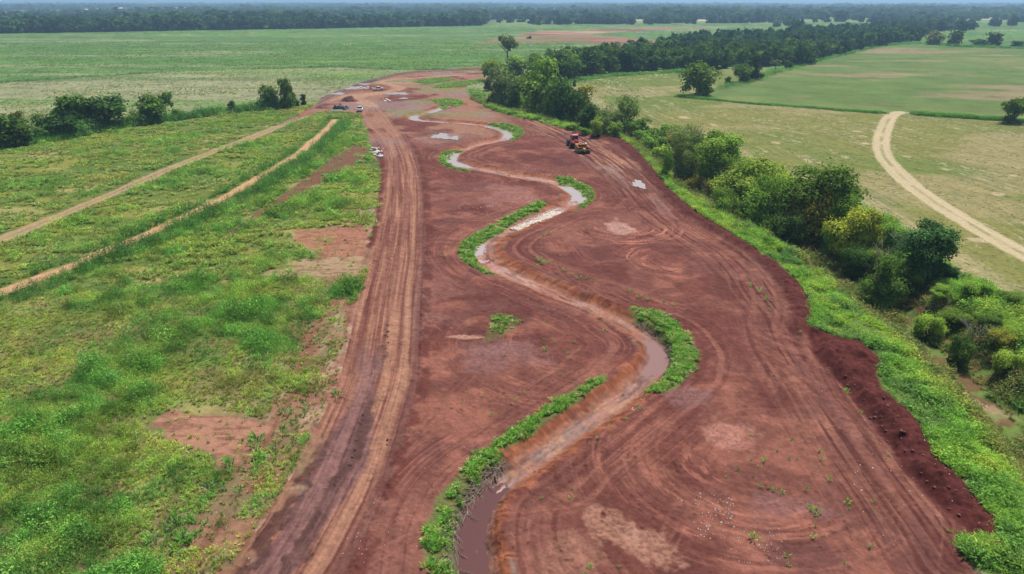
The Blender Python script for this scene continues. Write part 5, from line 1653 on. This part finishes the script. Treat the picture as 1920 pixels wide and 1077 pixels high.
lumps('earth_mound', 655, 190, 36, 2.6, M_MOUND, 'reddish brown earth mound at the upper end of the haul road', 'earth mound', 31, aspect=.5)
lumps('earth_mound', 605, 203, 36, 1.2, M_MOUND, 'low dark earth heap beside the muddy entrance track', 'earth mound', 37, aspect=.5)
lumps('earth_mound', 815, 179, 22, .9, M_MOUND, 'small dark earth heap above the upper grassy island', 'earth mound', 33, aspect=.6)
lumps('earth_mound', 868, 149, 20, 1.0, M_MOUND, 'small dark heap among the grass at the top of the site', 'earth mound', 34, aspect=.5)
lumps('clay_slump', 1322, 274, 62, 2.0, M_SLUMP, 'bright red clay heap slipping from the field edge above the creek', 'clay heap', 35, rough=.55, aspect=.45)
lumps('clay_slump', 1580, 358, 46, .9, M_MOUND, 'purplish heap of earth at the field edge behind the largest dark tree', 'clay heap', 36, rough=.5, aspect=.5)
o = lumps('scrap_heap', 640, 206, 36, 2.6, M_SCRAP, 'black jagged heap of scrap and burnt brush with a white pipe before it', 'scrap heap', 41, rough=.8, aspect=.45)
x, y, z = place(634, 208)
m = MB(); m.tube([(-2.0, -2.2, .35), (2.1, -2.0, .35)], [.3, .3], 10); o = m.build('pipe', M_CONC); o.location = (x, y, z)
tag(o, 'short white pipe lying in front of the black scrap heap', 'pipe')


# rocks
def rock_mesh(seed, mat):
    rr = np.random.default_rng(seed)
    import bmesh
    bm = bmesh.new(); bmesh.ops.create_icosphere(bm, subdivisions=2, radius=.5)
    sc = rr.uniform(.7, 1.2, 3); of = rr.uniform(0, 50)
    for v in bm.verts:
        f = .72 + .6 * float(fbm(np.array([v.co.x * 2.2 + of]), np.array([v.co.y * 2.2 + v.co.z * 1.7]), 2, seed)[0])
        v.co = Vector((v.co.x * sc[0] * f, v.co.y * sc[1] * f, v.co.z * sc[2] * f * .75))
    me = bpy.data.meshes.new('rock'); bm.to_mesh(me); bm.free(); me.materials.append(mat)
    return me


ROCKS = [rock_mesh(i, M_ROCKW) for i in range(5)] + [rock_mesh(i + 9, M_ROCKG) for i in range(3)]
CLODS = [rock_mesh(i + 20, M_CLOD) for i in range(5)]
REDCLODS = [rock_mesh(i + 40, M_MOUND) for i in range(4)]
rr = random.Random(8)


def rock(px, py, size, meshes, name, label, cat, group):
    x, y, z = place(px, py)
    o = link(name, rr.choice(meshes), loc=(x, y, z + size * .12)); o.scale = (size * rr.uniform(.8, 1.3), size * rr.uniform(.8, 1.3), size * rr.uniform(.7, 1.1))
    o.rotation_euler = (rr.uniform(-.3, .3), rr.uniform(-.3, .3), rr.uniform(0, 6.3))
    return tag(o, label, cat, group)


for (px, py, s) in ((696, 283, 1.2), (697, 287, 1.0), (704, 281, 1.3), (709, 279, .9), (708, 285, 1.3), (702, 289, 1.4), (703, 292, 1.0), (714, 294, 1.5), (712, 290, .9), (706, 294, .8), (715, 285, .8), (699, 279, .8)):
    rock(px + rr.uniform(-1, 1), py, s, ROCKS[:5], 'rock', 'white boulder in the muddy pit beside the haul road', 'rock', 'white boulders in the muddy pit')
for (px, py, s) in ((722, 190, 1.3), (725, 188, 1.6), (728, 190, 1.5), (731, 191, 1.2), (719, 187, 1.0)):
    rock(px, py, s, ROCKS[:5], 'rock', 'white boulder of the small pile on the red yard', 'rock', 'small pile of white boulders')
for (px, py, s) in ((677, 165, 1.2), (682, 166, 1.0), (690, 165, 1.1), (698, 166, .9), (671, 166, .9)):
    rock(px, py, s, ROCKS[:5], 'rock', 'pale boulder lying in the wet mud by the long puddle', 'rock', 'pale boulders by the long puddle')
for (px, py, s) in ((727, 610, .5), (726, 622, .7), (723, 628, .6), (727, 632, .5), (722, 655, .4), (729, 645, .4), (724, 665, .35), (707, 640, .35), (708, 652, .3), (731, 676, .35), (699, 700, .35), (726, 828, .45), (727, 834, .4), (731, 827, .3),
                    (728, 487, .5), (725, 505, .45), (730, 545, .4), (730, 612, .4), (667, 830, .5), (664, 845, .6), (660, 858, .5), (655, 872, .45), (681, 778, .35), (732, 786, .25)):
    rock(px + rr.uniform(-2, 2), py + rr.uniform(-3, 3), s * .6, CLODS, 'dirt_clod', 'dark wet clod of earth dropped on the haul road', 'clod', 'dark clods on the haul road')
for i in range(46):
    u = rr.random(); px = 1530 + (1850 - 1530) * u + rr.uniform(-30, 40); py = 650 + (1000 - 650) * u + rr.uniform(-20, 20)
    gx, gy = G(px, py)
    if poly_sd(np.array([gx]), np.array([gy]), WINDROW, 4.)[0] < .2: continue
    rock(px, py, rr.uniform(.15, .34), REDCLODS, 'dirt_clod', 'lump of dark red earth on the fresh spoil bank', 'clod', 'lumps on the dark spoil bank')

# rock grade control laid across the channel
cx_, cy_ = SLAB.mean(0)
e1 = (SLAB[0] + SLAB[1]) / 2 - (SLAB[2] + SLAB[3]) / 2; L1 = np.hypot(*e1); a1 = math.atan2(e1[1], e1[0]); W1 = (np.hypot(*(SLAB[0] - SLAB[1])) + np.hypot(*(SLAB[2] - SLAB[3]))) / 2
t = empty('rock_crossing', (cx_, cy_, 0), a1); tag(t, 'pale crossing of laid stone slabs over the winding channel', 'stone crossing')
V = []; F = []; rng = np.random.default_rng(4)
m = MB()
nx_, ny_ = 30, 10
for i in range(nx_):
    for j in range(ny_):
        edge = j in (0, ny_ - 1) or i in (0, nx_ - 1)
        if not edge and rng.random() < .12: continue
        px_ = (i + .5) / nx_ - .5; py_ = (j + .5) / ny_ - .5
        px_ = px_ * L1 + rng.normal(0, .12); py_ = py_ * W1 + rng.normal(0, .08)
        wx = px_ * math.cos(a1) - py_ * math.sin(a1) + cx_; wy_ = px_ * math.sin(a1) + py_ * math.cos(a1) + cy_
        m.box((px_, py_, -.30 + (.12 if edge else 0.0) + rng.normal(0, .02)), (L1 / nx_ * rng.uniform(.8, 1.15), W1 / ny_ * rng.uniform(.8, 1.15), .22), rng.uniform(.55, .85), rng.normal(0, .10))
m.build('laid_stones', M_STONE, t)
m = MB()
m.box((0, 0, -.60), (L1 * .98, W1 * .96, .7), .97); m.build('stone_bedding', M_ROCKG, t)

# brush and sticks along the water edge
m = MB(); rng = np.random.default_rng(12)


def sticks(pts, n, spread, L):
    P = Gs(pts)
    seg = np.hypot(*np.diff(P, axis=0).T); acc = np.concatenate([[0], np.cumsum(seg)])
    for i in range(n):
        tt = rng.uniform(0, acc[-1]); x = np.interp(tt, acc, P[:, 0]) + rng.normal(0, spread); y = np.interp(tt, acc, P[:, 1]) + rng.normal(0, spread)
        k = min(len(P) - 2, int(np.searchsorted(acc, tt)) - 1 if tt > 0 else 0); k = max(k, 0)
        d = P[k + 1] - P[k]; a = math.atan2(d[1], d[0]) + rng.normal(0, .55)
        l = rng.uniform(.4, 1) * L; z = float(H(x, y)[0]) + rng.uniform(.05, .3)
        z2 = float(H(x + math.cos(a) * l, y + math.sin(a) * l)[0]) + rng.uniform(.0, .3)
        r = rng.uniform(.015, .05)
        m.tube([(x, y, z), (x + math.cos(a) * l * .5, y + math.sin(a) * l * .5, (z + z2) / 2 + rng.uniform(0, .12)), (x + math.cos(a) * l, y + math.sin(a) * l, z2)], [r, r * .8, r * .4], 5)


sticks([(945, 862), (918, 880), (896, 902), (878, 926), (866, 950)], 150, .28, 1.7)
sticks([(866, 950), (854, 975), (846, 1002), (846, 1035), (854, 1080)], 130, .28, 1.4)
sticks([(1192, 598), (1230, 618), (1256, 648), (1263, 678), (1250, 700)], 110, .28, 1.0)
o = m.build('brushwood', M_STICK); tag(o, kind='stuff')
# loose stubble, twigs and stones
gr = MB()
rng = np.random.default_rng(14)
for (px0, py0, px1, py1, n, s0, s1) in ((1300, 925, 1380, 1010, 90, .04, .11), (1370, 985, 1470, 1060, 60, .03, .08), (1180, 745, 1215, 775, 16, .05, .12), (700, 740, 900, 1060, 60, .03, .06), (1250, 700, 1700, 1060, 90, .03, .07),
                                        (300, 850, 480, 1060, 60, .03, .08), (850, 380, 960, 410, 50, .06, .14), (560, 425, 690, 480, 60, .06, .15), (640, 1000, 690, 1060, 10, .04, .08), (1600, 700, 1850, 1000, 50, .04, .1)):
    for i in range(n):
        px, py = rng.uniform(px0, px1), rng.uniform(py0, py1)
        gx, gy = G(px, py); z = float(H(gx, gy)[0]); s = rng.uniform(s0, s1)
        gr.box((gx, gy, z + s * .25), (s * rng.uniform(.8, 1.6), s * rng.uniform(.8, 1.6), s), rng.uniform(.4, .8), rng.normal(0, .4))
o = gr.build('gravel', M_ROCKW); tag(o, kind='stuff')

# weeds coming up one by one on the bare earth
TUFTS = []
rng = np.random.default_rng(15)
for i in range(6):
    V = np.vstack([t_tuft(rng, 10), t_bush(rng, 14) * np.array([.8, .8, .6])])
    cc = np.repeat(rng.normal(1, .2, (len(V) // 4, 1)).clip(.5, 1.5) * np.ones((1, 3)), 4, axis=0)
    TUFTS.append(mesh_np('weed_tuft', V, np.arange(len(V), dtype=np.int32).reshape(-1, 4), leaf_mat('tuft_leaves', True, .42) if i == 0 else TUFTS[0].materials[0], cc))


def tuft(px, py, wpx, label, group, green='bright'):
    x, y, z = place(px, py); k = px_per_m(x, y, z); w = wpx / k
    o = link('weed_tuft', rr.choice(TUFTS), loc=(x, y, z)); o.scale = (w, w, w * rr.uniform(.5, .8)); o.rotation_euler = (0, 0, rr.uniform(0, 6.3))
    c = PAL[green] * rr.uniform(.8, 1.1); o.color = (c[0], c[1], c[2], 1)
    return tag(o, label, 'weed', group)


for (px, py, w) in ((1413, 1008, 24), (1525, 1004, 14), (1519, 953, 22), (1530, 962, 22), (1427, 909, 12), (1441, 911, 12), (1452, 917, 10), (1466, 920, 12), (1384, 878, 12), (1408, 858, 10), (1431, 860, 16), (1424, 872, 8), (1457, 841, 10),
                    (1412, 889, 9), (1485, 822, 12), (1536, 842, 14), (1540, 858, 12), (1555, 896, 16), (1512, 915, 12), (1588, 940, 16), (1592, 950, 10), (1633, 1022, 14), (1476, 1040, 14), (1584, 1050, 8), (1582, 1052, 9), (1637, 938, 10), (1528, 983, 12), (1407, 812, 8), (1363, 892, 7),
                    (1494, 857, 8), (1480, 858, 10), (1480, 1056, 10), (1545, 1002, 9), (1588, 733, 16), (1612, 770, 10), (1587, 728, 9), (1664, 850, 9), (1780, 992, 12), (1795, 1000, 14)):
    tuft(px, py + 5, w * 1.15, 'green weed tuft on the bare red earth left of the dark spoil bank', 'weed tufts left of the spoil bank')
for (px, py, w) in ((1070, 931, 12), (1016, 931, 10), (1073, 914, 9), (1105, 1062, 18), (1096, 1075, 14), (1120, 1035, 8), (1160, 1060, 10), (998, 936, 7), (1120, 818, 8), (1144, 796, 9), (1174, 782, 9), (1200, 765, 14), (1112, 770, 7), (1198, 757, 9)):
    tuft(px, py + 4, w, 'green weed tuft on the inner slope of the big channel bend', 'weed tufts inside the channel bend')
for (px, py, w) in ((920, 777, 12), (935, 772, 8), (897, 802, 6), (907, 794, 6), (848, 762, 8), (838, 757, 6), (950, 740, 8), (985, 735, 7), (960, 755, 7), (1024, 655, 14), (1066, 660, 10), (1076, 640, 9), (1134, 620, 11), (1020, 635, 9), (1040, 640, 8), (948, 665, 9), (1050, 700, 9), (1042, 690, 8),
                    (1072, 715, 8), (1100, 700, 7), (880, 610, 8), (875, 480, 6), (835, 480, 9), (828, 478, 6), (990, 560, 7), (1023, 600, 6), (852, 837, 7), (925, 720, 8), (905, 742, 9), (868, 752, 6), (830, 740, 6), (970, 748, 9), (1065, 625, 8), (1085, 655, 7)):
    tuft(px, py + 3, w, 'small green weed on the bare earth between the haul road and the channel', 'weeds between haul road and channel')
for (px, py, w) in ((1012, 487, 18), (1020, 492, 16), (1030, 489, 12), (1008, 496, 10), (1060, 505, 14), (1085, 520, 14), (1100, 521, 12), (1112, 525, 10), (1018, 440, 12), (1030, 436, 12), (1180, 545, 10), (1198, 555, 14), (1215, 560, 12), (1245, 563, 12), (1262, 570, 10), (1050, 478, 7), (1030, 472, 6), (1000, 450, 6),
                    (1425, 545, 18), (1437, 560, 22), (1444, 580, 10), (1500, 620, 8), (1408, 535, 12)):
    tuft(px, py + 3, w, 'small green weed on the bare earth between the channel and the creek bank', 'weeds between channel and creek bank')
for i in range(70):
    u = rr.random(); px = 620 - 330 * u + rr.uniform(-60, 20); py = 735 + 330 * u + rr.uniform(-10, 10)
    tuft(px, py, rr.uniform(14, 34), 'patch of green weeds on the stony shoulder left of the haul road', 'weeds on the road shoulder', rr.choice(['bright', 'sage', 'mid']))


# far machines on the distant earthworks
def excavator(px, py, head, label):
    x, y, z = place(px, py); t = empty('excavator', (x, y, z), head); tag(t, label, 'excavator')
    for s in (-1, 1):
        m = MB(); m.prism([(-2.1, .15), (-2.3, .5), (-2.0, .9), (2.0, .9), (2.3, .5), (2.1, .15), (1.6, 0), (-1.6, 0)], s * 1.25 - .3, s * 1.25 + .3); m.build('track', M_STEEL, t)
    m = MB(); m.prism([(-2.4, 1.1), (1.6, 1.1), (1.6, 2.0), (-.2, 2.1), (-2.4, 2.2)], -1.3, 1.3); m.build('house', M_MOUND, t)
    m = MB(); m.box((-.75, .7, 2.3), (1.0, 1.6, 1.7), .9); m.build('cab', M_GLASS, t)
    m = MB(); m.tube([(.3, 1.2, 1.8), (.3, 3.4, 4.8), (.3, 5.6, 4.6)], [.3, .32, .2], 8); m.build('boom', M_MOUND, t)
    m = MB(); m.tube([(.3, 5.4, 4.9), (.3, 6.3, 2.0)], [.25, .16], 8); m.build('arm', M_MOUND, t)
    m = MB(); m.prism([(6.1, 2.1), (6.7, 1.6), (6.2, .8), (5.5, .9), (5.7, 1.5)], -.2, .8); m.build('bucket', M_STEEL, t)


excavator(957, 72, 1.9, 'dark excavator with raised boom beyond the lone meadow tree')
x, y, z = place(993, 73); t = empty('bulldozer', (x, y, z), 1.2); tag(t, 'dark bulldozer at the near end of the distant red earthworks', 'bulldozer')
for s in (-1, 1):
    m = MB(); m.prism([(-2.1, .2), (-2.2, .8), (-1.6, 1.2), (1.6, 1.1), (2.2, .6), (2.0, .1), (-1.8, 0)], s * 1.1 - .28, s * 1.1 + .28); m.build('track', M_STEEL, t)
m = MB(); m.prism([(-2.0, .9), (2.3, .9), (2.3, 1.9), (.2, 2.1), (-2.0, 1.9)], -.8, .8); m.build('body', M_MOUND, t)
m = MB(); m.box((0, -.8, 2.6), (1.6, 1.6, 1.4), .9); m.build('cab', M_GLASS, t)
m = MB(); m.prism([(2.9, .1), (3.3, .1), (3.1, .8), (3.3, 1.5), (3.1, 1.5), (2.9, .8)], -1.9, 1.9); m.build('blade', M_STEEL, t)

# pale sheds among the far woods
for i, (px, py, L, lab) in enumerate(((156, 22, 60, 'longest pale shed in the far woods'), (183, 21, 42, 'long grey roofed shed right of the longest far shed'), (226, 18, 34, 'brightest white shed in the far woods'), (283, 19, 30, 'white shed in the middle of the far row'),
                                      (330, 19, 26, 'small white shed of the far row'), (352, 18.5, 40, 'long white shed at the right end of the far row'), (415, 18.5, 34, 'far white shed standing alone to the right'))):
    x, y = G(px, py + 2); L *= .6
    t = empty('shed', (x, y, 0), .05 * i); tag(t, lab, 'shed')
    m = MB(); m.box((0, 0, 4.5), (L, 16, 9)); m.build('wall', M_CONC, t)
    m = MB(); m.prism([(-9, 9), (0, 11.5), (9, 9), (9, 9.3), (0, 11.9), (-9, 9.3)], -L / 2 - 1, L / 2 + 1); m.build('roof', M_WHITE, t)
print('objects done')
# ---------------------------------------------------------------- haze
mb = MB()
mb.box((0, 14500, 37.0), (44000, 30000, 94.0))
hm = bpy.data.materials.new('summer_haze'); hm.use_nodes = True
hn = hm.node_tree; hn.nodes.clear()
ho = hn.nodes.new('ShaderNodeOutputMaterial'); hv = hn.nodes.new('ShaderNodeVolumePrincipled')
hv.inputs['Color'].default_value = (0.42, 0.69, 1.0, 1); hv.inputs['Density'].default_value = HAZE_DENSITY
hv.inputs['Anisotropy'].default_value = 0.2
hn.links.new(hv.outputs[0], ho.inputs['Volume'])
haze = mb.build('haze', hm)
tag(haze, kind='stuff')
